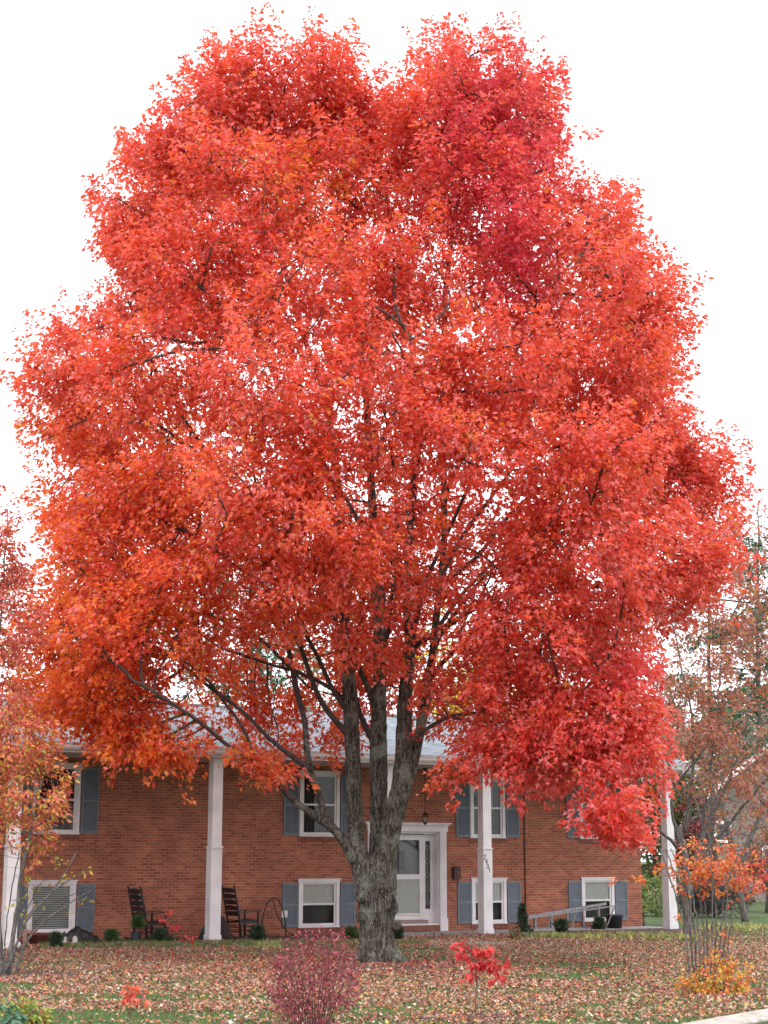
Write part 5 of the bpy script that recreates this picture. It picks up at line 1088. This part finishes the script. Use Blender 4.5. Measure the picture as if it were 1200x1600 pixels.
rr_.build('roof', FARROOF, nroot)
for e in (e0, e1): MB().add([pz(e, zl-.1, -.55), pz(xm2, zrm-.1, -.55), pz(xm2, zrm+.2, -.55), pz(e, zl+.2, -.55), pz(e, zl-.1, -.51), pz(xm2, zrm-.1, -.51), pz(xm2, zrm+.2, -.51), pz(e, zl+.2, -.51)], [(0,1,2,3),(7,6,5,4),(0,4,5,1),(1,5,6,2),(2,6,7,3),(3,7,4,0)]).build('rake_board', WHITE, nroot)
def nwin(x0, x1, y0, y1):
    a, b = nP(x0, y1, -.06), nP(x1, y0, -.06); u = nrm((b-a)*np.array([1, 1, 0])); w_ = MB(); z0, z1 = a[2], b[2]
    def bb(s0, s1, za, zb_, d0, d1):
        A_, B_ = a+u*s0, a+u*s1; w_.add([pz(A_, za, d0), pz(B_, za, d0), pz(B_, zb_, d0), pz(A_, zb_, d0), pz(A_, za, d1), pz(B_, za, d1), pz(B_, zb_, d1), pz(A_, zb_, d1)], [(0,1,2,3),(7,6,5,4),(0,4,5,1),(1,5,6,2),(2,6,7,3),(3,7,4,0)])
    W2 = np.linalg.norm((b-a)[:2]); t = .13
    bb(0, t, z0, z1, 0, .05); bb(W2-t, W2, z0, z1, 0, .05); bb(t, W2-t, z0, z0+t, 0, .05); bb(t, W2-t, z1-t, z1, 0, .05)
    o = w_.build('window', WHITE, nroot); w_ = MB(); 
    def pb(): A_, B_ = a+u*t, a+u*(W2-t); w_.add([pz(A_, z0+t, .02), pz(B_, z0+t, .02), pz(B_, z1-t, .02), pz(A_, z1-t, .02)], [(0,1,2,3)])
    pb(); w_.build('pane', mat('far_window_glass', (.03, .035, .045), .15, .2, 2, 0), o)
nwin(1116, 1142, 1283, 1317); nwin(1192, 1225, 1322, 1360)

# ------------------------------------------------------------------ fallen leaves and grass
def in_litter(n, lo, hi, pw=1.0):
    d = lo+(hi-lo)*rng.random(n)**pw; lat = (rng.random(n)*2-1)*(d*.245+1.5)
    P = np.array([CX, CY, 0])+FW*d[:, None]+RT*lat[:, None]; return P
n0 = 210000
P = in_litter(n0, 18.2, 47, .95)
k = (P[:, 1] < -1.9) | ((P[:, 1] < -.3) & (rng.random(n0) < .06)) | (P[:, 0] > XR+.2)
cl = np.sin(P[:, 0]*1.7+np.sin(P[:, 1]*1.1)*2)+np.sin(P[:, 1]*2.3+P[:, 0]*.7)+np.sin(P[:, 0]*.6+1)*.8
dcam = (P-CAMP) @ FW; dtree = np.linalg.norm(P[:, :2]-TB[:2], axis=1)
prob = np.clip(.66+.25*cl+.1*np.sin(P[:, 0]*5+P[:, 1]*3), .1, 1)*np.clip(1.15-np.clip(22.8-dcam, 0, 4)*.22, 0.1, 1)*np.clip(1.5-dtree/13, .25, 1)
kerbline = (P[:, :2]-np.array(kp[0])[:2]) @ np.array([-(kp[3]-kp[0])[1], (kp[3]-kp[0])[0]])/np.linalg.norm((kp[3]-kp[0])[:2])
k &= (rng.random(n0) < prob) & ((kerbline > .03) | (P[:, 0] < kp[0][0]-1.5)) & (dtree > .5)
P = P[k]; m_ = len(P); P[:, 2] = rng.uniform(.012, .05, m_)
D2 = rng.normal(0, 1, (m_, 3)); D2[:, 2] *= .22; N2 = rng.normal(0, .42, (m_, 3))+np.array([0, 0, 1]); N2[rng.random(m_) < .35] *= np.array([1, 1, -1])
pc = palette([(.4, .25, .18), (.46, .34, .25), (.42, .18, .11), (.5, .26, .11), (.29, .085, .075), (.19, .105, .085), (.64, .52, .45), (.54, .12, .06), (.54, .38, .1)], [6, 3.4, 4.6, 2.6, 3.4, 4.4, .9, 1.6, .5], .2)(P, None)*1.02
dt = np.linalg.norm(P[:, :2]-TB[:2], axis=1); rd = (rng.random(m_) < .45*np.exp(-(dt/3.2)**2)); pc[rd] = np.array([.4, .07, .05])*rng.uniform(.6, 1.3, (rd.sum(), 1))
tag(leaves('fallen_leaves', P, D2, N2, rng.uniform(.036, .07, m_), pc, 'maple', LITTER), 'pink, tan and orange maple leaves strewn thickly over the front lawn', 'fallen leaves', kind='stuff')
n1 = 170000
P = in_litter(n1, 18.2, 46, 1.25); k = (P[:, 1] < -2.9) | (P[:, 0] > XR+1); kl = (P[:, :2]-np.array(kp[0])[:2]) @ np.array([-(kp[3]-kp[0])[1], (kp[3]-kp[0])[0]])/np.linalg.norm((kp[3]-kp[0])[:2])
k &= ((kl > .02) | (P[:, 0] < kp[0][0]-1.5))
for (px_, py_, r_) in ((590, 1510, 1.5), (15, 1527, 1.3), (742, 1592, .6), (490, 1612, .8), (1110, 1552, .8)):
    c = g2(px_, py_); k &= np.linalg.norm(P[:, :2]-np.array(c), axis=1) > r_
P = P[k]; m_ = len(P); D2 = rng.normal(0, .45, (m_, 3)); D2[:, 2] = 1
tag(leaves('grass', P, D2, rng.normal(0, 1, (m_, 3)), rng.uniform(.035, .08, m_), palette([(.09, .19, .04), (.13, .25, .06), (.2, .25, .09), (.07, .13, .035)], [3, 2, 1.3, 2])(P, None), 'blade', NEEDLE), 'short green lawn grass between the fallen leaves', 'grass', kind='stuff')
